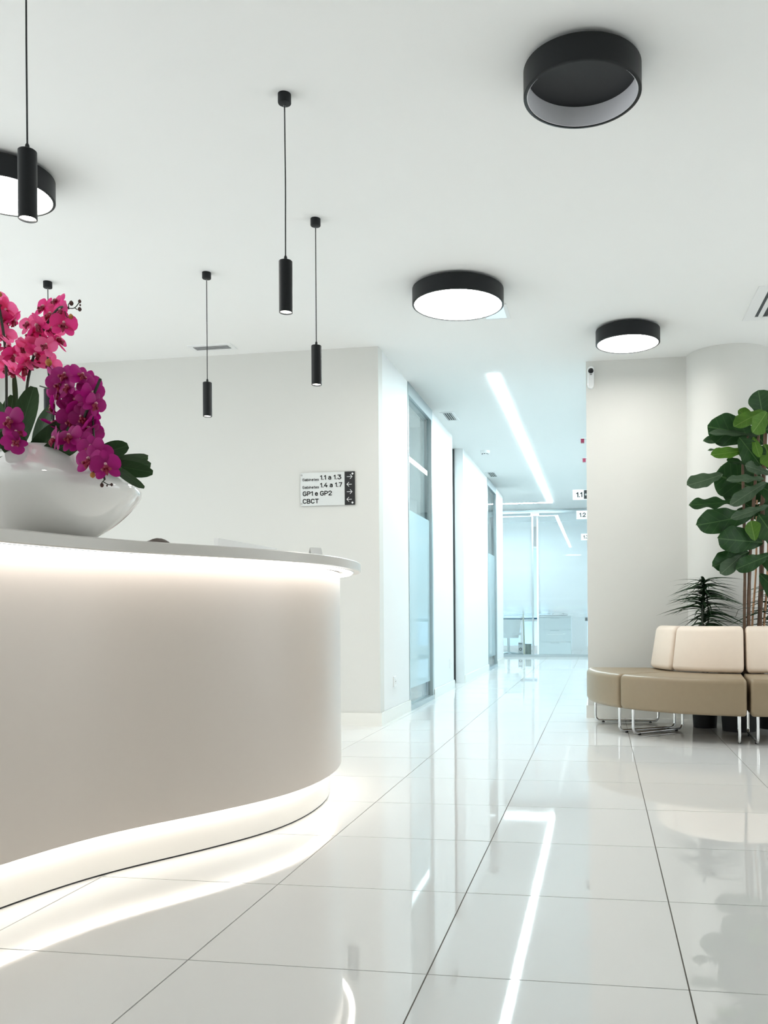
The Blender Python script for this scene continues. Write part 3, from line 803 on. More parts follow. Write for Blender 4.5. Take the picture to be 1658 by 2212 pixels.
# leaves in the bowl
for b, t, w, dep, tl, sh in [((30, 985), (70, 832), 50, (2.7, 2.72), .2, 'strap'), ((75, 985), (103, 876), 40, (2.68, 2.66), -.4, 'strap'), ((0, 985), (-14, 862), 52, (2.7, 2.72), .1, 'strap'), ((8, 985), (28, 850), 40, (2.76, 2.8), .4, 'strap'),
                             ((36, 900), (30, 800), 10, (2.74, 2.78), .5, 'strap'), ((60, 985), (150, 912), 46, (2.66, 2.6), .3, 'strap'), ((90, 985), (170, 950), 40, (2.64, 2.56), .6, 'strap'), ((120, 985), (100, 905), 44, (2.74, 2.8), -.2, 'strap'),
                             ((50, 990), (10, 930), 50, (2.62, 2.55), .5, 'strap'), ((60, 985), (-20, 1005), 36, (2.6, 2.5), .5, 'strap'), ((140, 985), (196, 905), 30, (2.76, 2.84), .3, 'strap'),
                             ((205, 985), (276, 962), 40, (2.62, 2.64), .2, 'strap'), ((215, 1000), (322, 992), 26, (2.66, 2.74), .9, 'strap'), ((222, 1000), (328, 1022), 36, (2.60, 2.62), .3, 'strap'), ((228, 995), (326, 1008), 34, (2.64, 2.70), .6, 'strap'), ((235, 998), (306, 1054), 22, (2.58, 2.55), .5, 'strap')]:
    place_leaf('leaf', orch, b, t, w, dep, 'orl', tl, shape=sh, droop=.08, fold=.25, wave=.004, nu=10, nv=6)
# flower stems
def stem(pts, r=.0032, mat='stem', name='stem', dep=2.68):
    P = [at_d(x, y, dep if len(q) < 1 else (q[0])) for x, y, *q in pts]
    P = catmull(P, 6); MB().tube(P, r, 7).build(name, mat, orch, True)
stem([(50, 985, 2.7), (56, 860, 2.73), (66, 795, 2.74), (90, 720, 2.73), (125, 668, 2.70), (147, 665, 2.68)], .0042)
stem([(10, 985, 2.72), (14, 850, 2.76), (10, 740, 2.78), (-6, 640, 2.76)], .0042)
stem([(110, 985, 2.70), (116, 880, 2.70), (104, 800, 2.71), (104, 740, 2.72)], .003)
stem([(120, 985, 2.7), (150, 850, 2.68), (175, 800, 2.64), (196, 840, 2.62), (200, 900, 2.6), (205, 960, 2.55), (222, 1020, 2.47), (226, 1036, 2.46)], .0030)
stem([(172, 950, 2.62), (183, 900, 2.6), (217, 818, 2.56)], .0042)
stem([(86, 834, 2.68), (104, 839, 2.66), (122, 842, 2.65)], .002)
for pts in ([(147, 666, 2.68), (161, 665, 2.68), (172, 652, 2.68)], [(161, 665, 2.68), (167, 669, 2.68)], [(149, 668, 2.68), (148, 657, 2.68), (153, 655, 2.68)], [(140, 672, 2.68), (144, 684, 2.68), (152, 684, 2.68)],
            [(226, 1036, 2.46), (219, 1044, 2.45), (221, 1047, 2.45)], [(222, 1040, 2.46), (234, 1047, 2.45), (240, 1047, 2.45)], [(205, 990, 2.47), (202, 1015, 2.45), (200, 1024, 2.45)]):
    stem(pts, .0014)
def bud(px, py, dep, r, mat='bud'):
    p = at_d(px, py, dep); MB().lathe([(.0005, -r * 1.2), (r * .7, -r * .8), (r, -.1 * r), (r * .75, r * .7), (.0005, r * 1.25)], p, 12).build('bud', mat, orch, True)
for x, y, dp, r, mt in [(154, 655, 2.68, .0068, 'bud'), (172, 651, 2.68, .005, 'bud'), (172, 668, 2.68, .006, 'bud'), (173, 659, 2.68, .003, 'bud'), (153, 684, 2.68, .0075, 'budo'), (105, 783, 2.62, .010, 'budo'), (0, 636, 2.74, .007, 'budo'),
                         (220, 1048, 2.45, .0055, 'bud'), (241, 1047, 2.45, .004, 'bud'), (231, 1049, 2.45, .0025, 'bud'), (200, 1026, 2.45, .0075, 'budo')]:
    bud(x, y, dp, r, mt)

# ================================================================== WALL AND CEILING FITTINGS
GLY = {
 '1': (.46, [[(0, .78), (.22, 1), (.22, 0)]]), '2': (.80, [[(0, .74), (.04, .9), (.16, 1), (.38, 1), (.5, .9), (.54, .74), (.5, .6), (0, 0), (.56, 0)]]),
 '3': (.80, [[(0, 1), (.52, 1), (.26, .6), (.40, .58), (.54, .46), (.56, .3), (.5, .1), (.36, 0), (.16, 0), (.03, .1), (0, .22)]]),
 '4': (.82, [[(.40, 1), (0, .28), (.6, .28)], [(.44, .5), (.44, 0)]]), '7': (.76, [[(0, 1), (.54, 1), (.18, 0)]]), '.': (.30, [[(.04, 0), (.04, .03)]]), ' ': (.34, []),
 'G': (.88, [[(.6, .82), (.5, .95), (.36, 1), (.22, 1), (.07, .92), (0, .74), (0, .26), (.07, .08), (.22, 0), (.4, 0), (.55, .08), (.62, .25), (.62, .46), (.36, .46)]]),
 'P': (.80, [[(0, 0), (0, 1), (.32, 1), (.5, .92), (.57, .72), (.5, .52), (.32, .44), (0, .44)]]),
 'C': (.84, [[(.6, .8), (.52, .94), (.36, 1), (.22, 1), (.07, .92), (0, .74), (0, .26), (.07, .08), (.22, 0), (.36, 0), (.52, .06), (.6, .2)]]),
 'B': (.86, [[(0, 0), (0, 1), (.34, 1), (.5, .94), (.55, .77), (.5, .6), (.34, .53), (0, .53)], [(.34, .53), (.54, .45), (.6, .27), (.54, .08), (.36, 0), (0, 0)]]),
 'T': (.86, [[(0, 1), (.64, 1)], [(.32, 1), (.32, 0)]]),
 'a': (.72, [[(.05, .66), (.2, .72), (.34, .7), (.44, .58), (.44, 0)], [(.44, .42), (.2, .42), (.04, .34), (0, .2), (.04, .06), (.18, 0), (.34, .04), (.44, .14)]]),
 'b': (.74, [[(0, 1), (0, 0)], [(0, .55), (.12, .68), (.28, .72), (.42, .62), (.47, .36), (.42, .1), (.28, 0), (.12, .04), (0, .17)]]),
 'i': (.28, [[(0, 0), (0, .72)], [(0, .97), (0, 1)]]), 'n': (.72, [[(0, 0), (0, .72)], [(0, .52), (.12, .68), (.27, .72), (.4, .64), (.44, .5), (.44, 0)]]),
 'e': (.73, [[(0, .38), (.46, .38), (.44, .55), (.34, .69), (.22, .72), (.1, .67), (.02, .52), (0, .36), (.03, .15), (.13, .03), (.26, 0), (.38, .03), (.45, .12)]]),
 't': (.54, [[(.12, .95), (.12, .18), (.18, .03), (.32, 0)], [(0, .70), (.3, .70)]]),
 's': (.64, [[(.4, .6), (.3, .7), (.18, .72), (.05, .66), (.02, .54), (.08, .44), (.32, .34), (.4, .22), (.36, .07), (.22, 0), (.1, .02), (0, .12)]])}
def text_part(txt, cap, mat, parent, x0, x1, y, z, name='lettering', sw=.17):
    """flat stroke lettering facing -Y: baseline z, from x0 to x1 (x1 None = natural width), capital height cap"""
    n = sum(GLY[c][0] for c in txt[:-1]) + (GLY[txt[-1]][0] - .2)
    kx = cap if x1 is None else (x1 - x0) / n
    mb = MB(); X = 0; hw = cap * sw / 2
    for ch in txt:
        adv, strokes = GLY[ch]
        for st_ in strokes:
            P = [Vector((x0 + hw + (X + u) * kx, 0, z + hw + v * (cap - 2 * hw))) for u, v in st_]
            for p_, q_ in zip(P[:-1], P[1:]):
                d_ = (q_ - p_).normalized(); e_ = Vector((-d_.z, 0, d_.x)) * hw
                c_ = [p_ + e_, q_ + e_, q_ - e_, p_ - e_]
                mb.add([Vector((w_.x, yy, w_.z)) for yy in (y - .0006, y) for w_ in c_], [[0, 1, 2, 3], [7, 6, 5, 4], [0, 4, 5, 1], [1, 5, 6, 2], [2, 6, 7, 3], [3, 7, 4, 0]])
            for p_ in P:
                mb.add([(p_.x + hw * math.cos(2 * math.pi * k / 10), y - .0006, p_.z + hw * math.sin(2 * math.pi * k / 10)) for k in range(10)], [list(range(10))])
        X += adv
    return mb.build(name, mat, parent)
# direction sign
ys = Y_REC - .012
A, B = on_y(649, 1022, ys), on_y(766, 1090, ys)
sx0, sx1, sz1, sz0 = A.x, B.x, A.z, B.z
sg = thing('direction_sign', ((sx0 + sx1) / 2, Y_REC, sz0), 'silver direction sign with black arrow strip on the reception wall', 'sign')
xb = on_y(744, 1050, ys).x
MB().box(sx0, xb, ys, Y_REC - .004, sz0, sz1).build('plate', 'plate', sg)
MB().box(xb, sx1, ys - .001, Y_REC - .004, sz0, sz1).build('arrow_strip', 'ink', sg)
for x in (sx0 + .02, sx1 - .02): MB().box(x - .008, x + .008, Y_REC - .004, Y_REC, sz0 + .02, sz1 - .02).build('spacer', 'steel', sg)
yt = ys - .0012
lh = (sz1 - sz0)
def tz(py): return on_y(700, py, yt).z
def sx(px): return on_y(px, 1050, yt).x
CAPL = .0365
for py, num, xe in ((1036.5, '1.1 a 1.3', 735.5), (1053, '1.4 a 1.7', 737.3)):
    text_part('Gabinetes', .0215, 'ink', sg, sx(653), sx(687.5), yt, tz(py + 1.8), sw=.165)
    text_part(num, CAPL, 'ink', sg, sx(691), sx(xe), yt, tz(py), sw=.185)
text_part('GP1 e GP2', CAPL, 'ink', sg, sx(653.5), sx(715), yt, tz(1070.5), sw=.185)
text_part('CBCT', CAPL, 'ink', sg, sx(653.5), sx(686.5), yt, tz(1087), sw=.185)
def arrow(cxp, cyp, right, parent, y, s=1.0):
    c = on_y(cxp, cyp, y); h = .021 * s; d = 1 if right else -1; t = .0035 * s
    mb = MB().box(c.x - h, c.x + h - .003 * s, y - .0008, y, c.z - t / 2, c.z + t / 2)
    for sg_ in (-1, 1):
        mt = Matrix.Translation((c.x + d * h, 0, c.z)) @ Matrix.Rotation(sg_ * math.radians(45) * (1 if right else 1), 4, 'Y')
        L_ = .024 * s
        mb.box(*( (-L_, t / 3) if right else (-t / 3, L_)), y - .0008, y, -t / 2, t / 2, mt)
    return mb.build('arrow', 'white', parent)
for py, rt in ((1029.5, True), (1046, False), (1062, True), (1078.5, False)): arrow(754.5, py, rt, sg, ys - .0012)
for px, py in ((651, 1027), (651, 1088.5), (761, 1023), (761, 1085.5)):
    p = on_y(px, py, ys); MB().lathe([(.008, 0), (.0075, .002), (.001, .0026)], (p.x, ys - .0005, p.z), 16, axis=Vector((0, -1, 0))).build('screw', 'steel' if px < 700 else 'white', sg, True)

# room number signs sticking out from the right corridor wall
def flag_sign(txt, pxl, pyc, dep, lab, strip=False):
    c = at_d(pxl, pyc, dep); hh = .115 / 2
    s = thing('room_sign', (X_R, c.y, c.z - hh), lab, 'sign', 'room number signs along the corridor')
    MB().box(c.x, X_R, c.y, c.y + .012, c.z - hh, c.z + hh).build('plate', 'white', s)
    text_part(txt, .059, 'ink', s, c.x + .038, None, c.y - .0002, c.z - .030, sw=.2)
    if strip:
        xs_ = at_d(1260.5, pyc, dep).x
        MB().box(xs_, X_R, c.y - .001, c.y + .0005, c.z - hh + .008, c.z + hh - .008).build('arrow_strip', 'ink', s)
        MB().tube([(xs_ + .022 + .008 * math.cos(a), c.y - .002, c.z + .008 * math.sin(a)) for a in [2 * math.pi * k / 12 for k in range(12)]], .0022, 6, closed=True).build('symbol', 'white', s)
flag_sign('1.1', 1236.5, 1069, 9.75, 'white room sign reading 1.1 with black strip, nearest on the right', True)
flag_sign('1.2', 1244.5, 1112.5, 11.8, 'white room sign reading 1.2, second along the corridor')
flag_sign('1.3', 1254.5, 1160, 15.2, 'white room sign reading 1.3, farthest along the corridor')
for px, py, dep, lab in ((1254, 954, 9.4, 'small red call light on a white bracket, upper of the two'), (1258, 995.5, 10.5, 'small red call light on a white bracket, lower of the two')):
    p = at_d(px, py, dep)
    s = thing('call_light', (X_R, p.y, p.z), lab, 'signal light')
    MB().box(p.x - .012, X_R, p.y - .03, p.y + .03, p.z + .026, p.z + .034).build('bracket', 'white', s)
    MB().box(p.x, p.x + .036, p.y - .025, p.y + .025, p.z - .016, p.z + .026).build('lens', 'red', s)

# ceiling vents
def vent(x0, x1, y0, y1, n, along, lab, bd=.03):
    v = thing('ceiling_vent', ((x0 + x1) / 2, (y0 + y1) / 2, CEIL), lab, 'air vent', 'white ceiling air vents')
    fr = MB(); za, zb_ = CEIL - .006, CEIL
    fr.box(x0, x1, y0, y0 + bd, za, zb_).box(x0, x1, y1 - bd, y1, za, zb_).box(x0, x0 + bd, y0 + bd, y1 - bd, za, zb_).box(x1 - bd, x1, y0 + bd, y1 - bd, za, zb_)
    fr.build('frame', 'white', v)
    MB().box(x0 + bd, x1 - bd, y0 + bd, y1 - bd, CEIL - .0015, CEIL - .0005).build('dark_opening', 'slot', v)
    for k in range(n):
        t = (k + .5) / n
        if along == 'x':
            yy = y0 + bd + (y1 - y0 - 2 * bd) * t
            m = Matrix.Translation((0, yy, CEIL - .006)) @ Matrix.Rotation(.6, 4, 'X'); w = (y1 - y0 - 2 * bd) / n * .36
            MB().box(x0 + bd, x1 - bd, -w, w, -.0008, .0008, m).build('slat', 'white', v)
        else:
            xx = x0 + bd + (x1 - x0 - 2 * bd) * t
            m = Matrix.Translation((xx, 0, CEIL - .006)) @ Matrix.Rotation(.6, 4, 'Y'); w = (x1 - x0 - 2 * bd) / n * .30
            MB().box(-w, w, y0 + bd, y1 - bd, -.0008, .0008, m).build('slat', 'white', v)
    return v
vent(-3.09, -2.745, 6.155, 6.30, 4, 'x', 'long ceiling vent above the reception wall behind the small pendant', .032)
vent(-1.60, -1.455, 8.64, 9.03, 4, 'y', 'near ceiling vent at the left side of the corridor', .028)
vent(-1.63, -1.475, 12.40, 12.86, 4, 'y', 'far ceiling vent at the left side of the corridor', .028)
vent(1.005, 1.40, 5.68, 6.33, 4, 'y', 'large ceiling vent at the right edge of the picture', .07)
ap = thing('ceiling_panel', (-.68, 5.84, CEIL), 'small square pale blue ceiling panel beside the largest round lamp', 'ceiling panel')
MB().box(-.79, -.60, 5.70, 5.99, CEIL - .005, CEIL).build('frame', 'white', ap)
MB().box(-.765, -.625, 5.735, 5.955, CEIL - .007, CEIL - .005).build('diffuser', 'panel', ap)
sd = thing('smoke_detector', (-1.417, 10.79, CEIL), 'white smoke detector on the corridor ceiling', 'smoke detector')
MB().lathe([(.06, 0), (.06, -.022), (.052, -.034), (.001, -.034)][::-1], (-1.417, 10.79, CEIL), 24).build('housing', 'white', sd, True)
MB().lathe([(.001, -.050), (.034, -.048), (.042, -.034), (.001, -.033)], (-1.417, 10.79, CEIL), 24, closed=True).build('sensor_head', 'white', sd, True)
for k in range(8):
    a = 2 * math.pi * k / 8
    MB().box(-.009, .009, -.002, .002, -.045, -.037, Matrix.Translation((-1.417 + .040 * math.cos(a), 10.79 + .040 * math.sin(a), CEIL)) @ Matrix.Rotation(a + math.pi / 2, 4, 'Z')).build('slot', 'slot', sd)

# motion sensor on the sofa wall
p0, p1 = on_y(1268.5, 793, Y_SOFA), on_y(1283, 841, Y_SOFA)
mw = (p1.x - p0.x) / 2; mx_ = (p0.x + p1.x) / 2
ms = thing('motion_sensor', (mx_, Y_SOFA, p1.z), 'white capsule-shaped motion sensor with black eye high on the wall', 'motion sensor')
def capsule(cx_, z0_, z1_, r, n=12):
    return [(cx_ + r * math.cos(a), z1_ - r + r * math.sin(a)) for a in [math.pi * k / n for k in range(n + 1)]] + [(cx_ + r * math.cos(a), z0_ + r + r * math.sin(a)) for a in [math.pi + math.pi * k / n for k in range(n + 1)]]
def facing_prism(poly, y0, y1, shrink=.0):
    n = len(poly); cxm = sum(p[0] for p in poly) / n; czm = sum(p[1] for p in poly) / n
    v = [(x, y0, z) for x, z in poly] + [(x, y1 + .006, z) for x, z in poly] + [(cxm + (x - cxm) * (1 - shrink), y1, czm + (z - czm) * (1 - shrink * .4)) for x, z in poly]
    f = [list(range(n))[::-1], [2 * n + i for i in range(n)]]
    for b in (0, n): f += [[b + i, b + (i + 1) % n, b + (i + 1) % n + n, b + i + n] for i in range(n)]
    return MB().add(v, f)
facing_prism(capsule(mx_, p1.z, p0.z, mw), Y_SOFA, Y_SOFA - .035, .15).build('housing', 'white', ms, True)
ez = on_y(1276, 801, Y_SOFA - .036).z
MB().lathe([(.022, 0), (.021, .004), (.012, .009), (.001, .010)], (mx_, Y_SOFA - .034, ez), 24, axis=Vector((0, -1, 0))).build('eye', 'screen', ms, True)
MB().box(mx_ - .009, mx_ + .009, Y_SOFA - .037, Y_SOFA - .034, ez - .033, ez - .028).build('indicator', 'ink', ms)

# sockets and switch
def plate_x(px, pya, pyb, wy, name, lab, cat, socket=True):
    c = on_x(px, (pya + pyb) / 2, X_L); a = on_x(px, pya, X_L).z; b = on_x(px, pyb, X_L).z
    s = thing(name, (X_L, c.y, b), lab, cat)
    MB().box(X_L, X_L + .010, c.y - wy / 2, c.y + wy / 2, b, a).build('plate', 'white', s)
    if socket:
        MB().lathe([(.022, .0), (.022, .004), (.019, .004), (.017, .001), (.001, .001)], (X_L + .010, c.y, (a + b) / 2), 20, axis=Vector((1, 0, 0))).build('outlet', 'white', s, True)
        for d in (-.009, .009): MB().lathe([(.003, 0), (.003, .0015)], (X_L + .0105, c.y + d, (a + b) / 2), 10, axis=Vector((1, 0, 0))).build('pin_hole', 'ink', s)
    else:
        MB().box(X_L + .010, X_L + .014, c.y - wy * .35, c.y + wy * .35, b + .01, a - .01).build('rocker', 'white', s)
plate_x(851, 1461, 1483, .085, 'wall_socket', 'white wall socket low on the corridor wall beside the nearest glass panel', 'socket')
plate_x(972, 1424, 1443, .085, 'wall_socket', 'white wall socket low on the wall just before the doorway', 'socket')
plate_x(1012.5, 1100, 1121, .085, 'light_switch', 'white switch plate on the corridor wall beyond the doorway', 'switch', False)

# ================================================================== CURVED SOFA
SCX, SCY = 1.03, 6.82
def arc_sweep(a0, a1, poly, rr, n=26, cx_=SCX, cy_=SCY):
    """sweep a (radius, z) outline through an arc with softly rounded ends"""
    rs = [p[0] for p in poly]; zs = [p[1] for p in poly]
    rc, zc = (min(rs) + max(rs)) / 2, (min(zs) + max(zs)) / 2; hr_, hz_ = (max(rs) - min(rs)) / 2, (max(zs) - min(zs)) / 2
    rm = max(rs); st = []
    ae = rr / rm
    for k in range(6): st.append((a0 + ae * (1 - math.cos(math.pi / 2 * k / 6)), rr * (1 - math.sin(math.pi / 2 * k / 6))))
    for k in range(n + 1): st.append((a0 + ae + (a1 - a0 - 2 * ae) * k / n, 0))
    for k in range(5, -1, -1): st.append((a1 - ae * (1 - math.cos(math.pi / 2 * k / 6)), rr * (1 - math.sin(math.pi / 2 * k / 6))))
    v = []; f = []; m = len(poly)
    for a, ins in st:
        for r, z in poly:
            r2 = rc + (r - rc) * (1 - ins / hr_); z2 = zc + (z - zc) * (1 - ins / hz_)
            v.append((cx_ + r2 * math.cos(a), cy_ + r2 * math.sin(a), z2))
    for i in range(len(st) - 1):
        for j in range(m):
            j2 = (j + 1) % m; f.append([i * m + j, i * m + j2, (i + 1) * m + j2, (i + 1) * m + j])
    f.append(list(range(m))[::-1]); f.append([(len(st) - 1) * m + j for j in range(m)])
    return MB().add(v, f)
def sofa_part(a0, a1, b0, b1, legs, lab):
    A0, A1 = math.radians(a0), math.radians(a1); am = (A0 + A1) / 2
    s = thing('sofa_section', (SCX + .8 * math.cos(am), SCY + .8 * math.sin(am), 0), lab, 'sofa', 'sections of the curved sofa')
    arc_sweep(A0, A1, rrect(.53, 1.135, .185, .425, .035), .022).build('seat', 'taupe', s, True)
    pl_ = [(r - (z - .43) * .16, z) for r, z in rrect(.535, .65, .43, .755, .04)]
    arc_sweep(math.radians(b0), math.radians(b1), pl_, .03).build('backrest', 'cream', s, True)
    for a in legs:
        a = math.radians(a); u = Vector((math.cos(a), math.sin(a), 0)); c = Vector((SCX, SCY, 0)); zt, zb_ = .19, .014
        pts = []
        def arcp(cr_, cz, r, t0, t1):
            for k in range(6):
                t = math.radians(t0 + (t1 - t0) * k / 5); pts.append(c + u * (cr_ + r * math.cos(t)) + UP * (cz + r * math.sin(t)))
        pts.append(c + u * 1.07 + UP * zt)
        arcp(1.07 - .035, zb_ + .035, .035, 0, -90)
        arcp(.59 + .035, zb_ + .035, .035, -90, -180)
        pts.append(c + u * .59 + UP * zt)
        lg = MB().tube(pts, .0095, 10).build('sled_leg', 'chrome', s, True)
        for rr_ in (1.01, .65):
            q = c + u * rr_
            MB().lathe([(.011, 0), (.011, .012)], (q.x, q.y, 0), 12).build('glide', 'blackm', lg)
    return s
sofa_part(174, 217.0, 177.5, 214.8, (178.0, 213), 'left section of the curved taupe sofa, against the wall edge')
sofa_part(217.6, 264.3, 215.8, 265.4, (221, 262), 'middle section of the curved taupe sofa with cream backrest')
sofa_part(265.5, 311, 267.1, 310.0, (268, 307), 'right section of the curved taupe sofa, cut by the picture edge')

# ================================================================== PLANTS BEHIND THE SOFA
def planter(x, y, r, h, parent):
    MB().lathe([(r * .8, 0), (r, h - .01), (r, h), (r - .012, h), (r - .014, h - .03), (.001, h - .03)], (x, y, 0), 36).build('pot', 'blackm', parent, True)
    MB().lathe([(.001, h - .02), (r - .014, h - .024)], (x, y, 0), 24).build('soil', 'soil', parent)
fx, fy = .985, 6.46
fd = -SA * fx + CA * fy
fig = thing('potted_fig_tree', (fx, fy, 0), 'tall fiddle-leaf fig with large dark leaves behind the sofa', 'potted plant')
planter(fx, fy, .145, .42, fig)
def ftube(pts, r, mat, name):
    P = [at_d(x, y, d) for x, y, d in pts]; P = catmull(P, 5)
    rad = [r * (1.08 + .10 * math.sin(i * 1.9)) * (1 - .25 * i / len(P)) for i in range(len(P))]
    MB().tube(P, rad, 9).build(name, mat, fig, True)
ftube([(1609, 1470, fd), (1607, 1345, fd), (1608, 1230, fd), (1606, 1110, fd), (1604, 985, fd), (1618, 930, fd)], .011, 'bark', 'trunk')
ftube([(1615, 1470, fd), (1616, 1340, fd), (1618, 1240, fd), (1622, 1150, fd), (1632, 1020, fd), (1640, 900, fd)], .013, 'bark', 'trunk')
ftube([(1637, 1470, fd + .04), (1640, 1345, fd + .04), (1644, 1240, fd + .04), (1645, 1150, fd + .04), (1648, 1040, fd + .04), (1655, 880, fd + .04)], .017, 'bark', 'trunk')
ftube([(1622, 1470, fd + .08), (1624, 1350, fd + .08), (1632, 1230, fd + .08), (1634, 1080, fd + .08)], .008, 'cane', 'support_cane')
ftube([(1646, 1470, fd + .1), (1650, 1340, fd + .1), (1656, 1260, fd + .1), (1660, 1100, fd + .1)], .009, 'cane', 'support_cane')
ftube([(1634, 1470, fd + .12), (1637, 1350, fd + .12), (1641, 1240, fd + .12), (1640, 1090, fd + .12)], .006, 'cane', 'support_cane')
tw = [at_d(x, y, fd - .03) for x, y in ((1588, 1333), (1592, 1322), (1594, 1317), (1606, 1313), (1625, 1313), (1640, 1314), (1650, 1314))]
MB().tube(tw, .0016, 6).build('tie_wire', 'stem', fig, True)
R_ = math.radians
for b, t, w, da, db, mt, tl, dr_, wv in [
    ((1646, 897), (1638, 843), 62, 0, -.05, 'fig', .1, .05, .02), ((1630, 908), (1594, 886), 30, .1, .1, 'figl', .2, .05, .01), ((1650, 888), (1587, 916), 34, -.05, -.12, 'figl', .5, .1, .02), ((1655, 890), (1630, 932), 40, -.1, -.2, 'figl', -.3, .1, .02),
    ((1636, 941), (1529, 922), 66, 0, -.05, 'fig', -.25, .04, .02), ((1640, 942), (1532, 930), 14, -.04, -.10, 'figg', 1.0, .05, .01), ((1606, 948), (1518, 953), 28, .05, 0, 'fig', .6, .0, .02), ((1596, 945), (1642, 1002), 52, -.08, -.16, 'fig', .15, .1, .02),
    ((1626, 944), (1640, 984), 20, -.1, -.2, 'figl', .2, .1, .01), ((1578, 968), (1527, 975), 9, .1, .1, 'fig', 1.0, -.04, .02), ((1612, 972), (1533, 986), 30, -.05, -.12, 'figl', .4, -.06, .02), ((1614, 1003), (1570, 992), 16, -.05, -.1, 'fig', .6, .05, .02),
    ((1662, 1024), (1610, 1004), 26, -.1, -.18, 'figg', .5, .04, .02), ((1560, 1024), (1482, 1054), 34, .0, -.05, 'figg', .5, -.10, .02), ((1630, 1056), (1544, 1024), 80, .1, .12, 'fig', .1, .02, .015), ((1600, 1000), (1585, 1092), 70, .12, .12, 'fig', -.1, .0, .015), ((1632, 1010), (1600, 1090), 70, .14, .14, 'fig', .1, .02, .01),
    ((1650, 1035), (1574, 1030), 22, -.15, -.25, 'figg', .7, .12, .02), ((1655, 1042), (1578, 1088), 28, -.15, -.25, 'figg', .5, .05, .02), ((1600, 1082), (1486, 1094), 24, 0, -.05, 'fig', .7, -.03, .03),
    ((1628, 1110), (1499, 1140), 54, -.02, -.1, 'fig', .25, -.10, .03), ((1660, 1092), (1578, 1120), 20, -.18, -.26, 'figg', .5, .0, .02), ((1630, 1168), (1621, 1125), 34, -.1, -.14, 'figl', .1, .0, .01),
    ((1646, 1172), (1548, 1164), 56, -.04, -.14, 'fig', .2, -.03, .03), ((1616, 1192), (1537, 1226), 46, -.02, -.1, 'fig', .15, -.06, .03), ((1660, 1200), (1590, 1228), 34, -.1, -.16, 'fig', .3, .05, .03), ((1600, 1200), (1556, 1240), 30, -.06, -.16, 'figg', .4, .0, .02),
    ((1640, 1200), (1694, 1226), 48, -.04, -.1, 'fig', .2, .05, .02), ((1638, 1112), (1676, 1166), 54, -.06, -.14, 'fig', .1, .05, .02), ((1634, 1048), (1690, 1074), 40, -.1, -.18, 'fig', .3, .05, .02), ((1640, 985), (1700, 1000), 60, .05, .1, 'fig', .2, .05, .02),
    ((1650, 930), (1712, 905), 58, 0, -.05, 'fig', .2, .05, .02), ((1650, 960), (1672, 1010), 44, -.1, -.2, 'figl', .2, .05, .02), ((1655, 900), (1690, 850), 54, 0, .05, 'fig', .1, .05, .02), ((1648, 1090), (1730, 1100), 50, 0, -.1, 'fig', .3, .05, .02), ((1645, 1150), (1722, 1185), 52, .05, .05, 'fig', .2, .05, .02),
    ((1640, 1240), (1690, 1290), 40, .0, -.05, 'fig', .2, .05, .02), ((1612, 1040), (1560, 1062), 50, .16, .16, 'fig', .1, .0, .02), ((1622, 1075), (1585, 1050), 60, .18, .18, 'fig', .1, .0, .02),
    ((1650, 960), (1622, 925), 46, .14, .14, 'fig', .1, .0, .02), ((1655, 1000), (1612, 985), 44, .16, .16, 'fig', .1, .0, .02), ((1652, 1130), (1626, 1092), 40, .12, .12, 'fig', .1, .0, .02), ((1650, 1060), (1672, 1120), 52, .1, .1, 'fig', .1, .0, .02),
    ((1620, 1095), (1590, 1116), 22, .02, .0, 'fig', .3, .0, .02), ((1606, 1085), (1640, 1112), 26, .05, .05, 'fig', .3, .0, .02), ((1620, 1010), (1606, 960), 40, .15, .18, 'fig', .2, .0, .02), ((1640, 1030), (1600, 1010), 40, .1, .1, 'fig', .2, .0, .02)]:
    lf = place_leaf('leaf', fig, b, t, w * 1.12, (fd + da, fd + db), mt, tl, shape='fig', droop=dr_, fold=.16, wave=wv * 2.2, nu=22, nv=10, twist=random.uniform(-.35, .35))

def dracaena(name, x, y, zc, zt, n, spread, lab, seed, pot_r, lmin=.13, lmax=.215):
    rd = random.Random(seed)
    t = thing(name, (x, y, 0), lab, 'potted plant')
    planter(x, y, pot_r, .38, t)
    for k in range(3):
        a = 2.1 * k; MB().tube([(x + .02 * math.cos(a), y + .02 * math.sin(a), .36), (x + .03 * math.cos(a), y + .03 * math.sin(a), (zc + zt) / 2 - .02), (x + .012 * math.cos(a), y + .012 * math.sin(a), zt - .03 - .05 * k)], [.008, .006, .004], 7).build('stem', 'stem', t, True)
    for k in range(n):
        u = k / n; z = zc + (zt - zc) * u ** 1.1; a = k * 2.399 + rd.uniform(-.2, .2)
        L_ = (lmax + (lmin - lmax) * u) * rd.uniform(.75, 1.15); el = R_(rd.uniform(22, 52) + 14 * u)
        me = leaf_mesh('leaf', L_, rd.uniform(.022, .034), 'dra', shape='blade', droop=rd.uniform(1.2, 2.0), fold=.1, wave=0, nu=10, nv=2, twist=rd.uniform(-1.6, 1.6))
        eu = Euler((rd.uniform(-.7, .7), -el, a), 'XYZ'); dz_ = max(q.co.z * -1 for q in me.vertices)
        hit = False
        for u_ in (.5, .75, 1.0):                        # leaves that would press into the backrests or the column are left off
            w_ = eu.to_matrix() @ Vector((L_ * u_, 0, -dz_ * u_ * u_)) + Vector((x, y, z))
            if (math.hypot(w_.x - SCX, w_.y - SCY) > .47 and w_.z < .80) or math.hypot(w_.x - col_c[0], w_.y - col_c[1]) < .345 or w_.y > Y_SOFA - .02: hit = True
        if hit: continue
        o = link('leaf', me, t)
        o.location = (0, 0, z); o.rotation_euler = eu
    return t
dp_ = at_d(1520, 1300, 6.42)
dracaena('potted_dracaena', dp_.x, dp_.y, .70, 1.09, 230, 1, 'dark narrow-leaved plant rising behind the middle backrest', 3, .105)
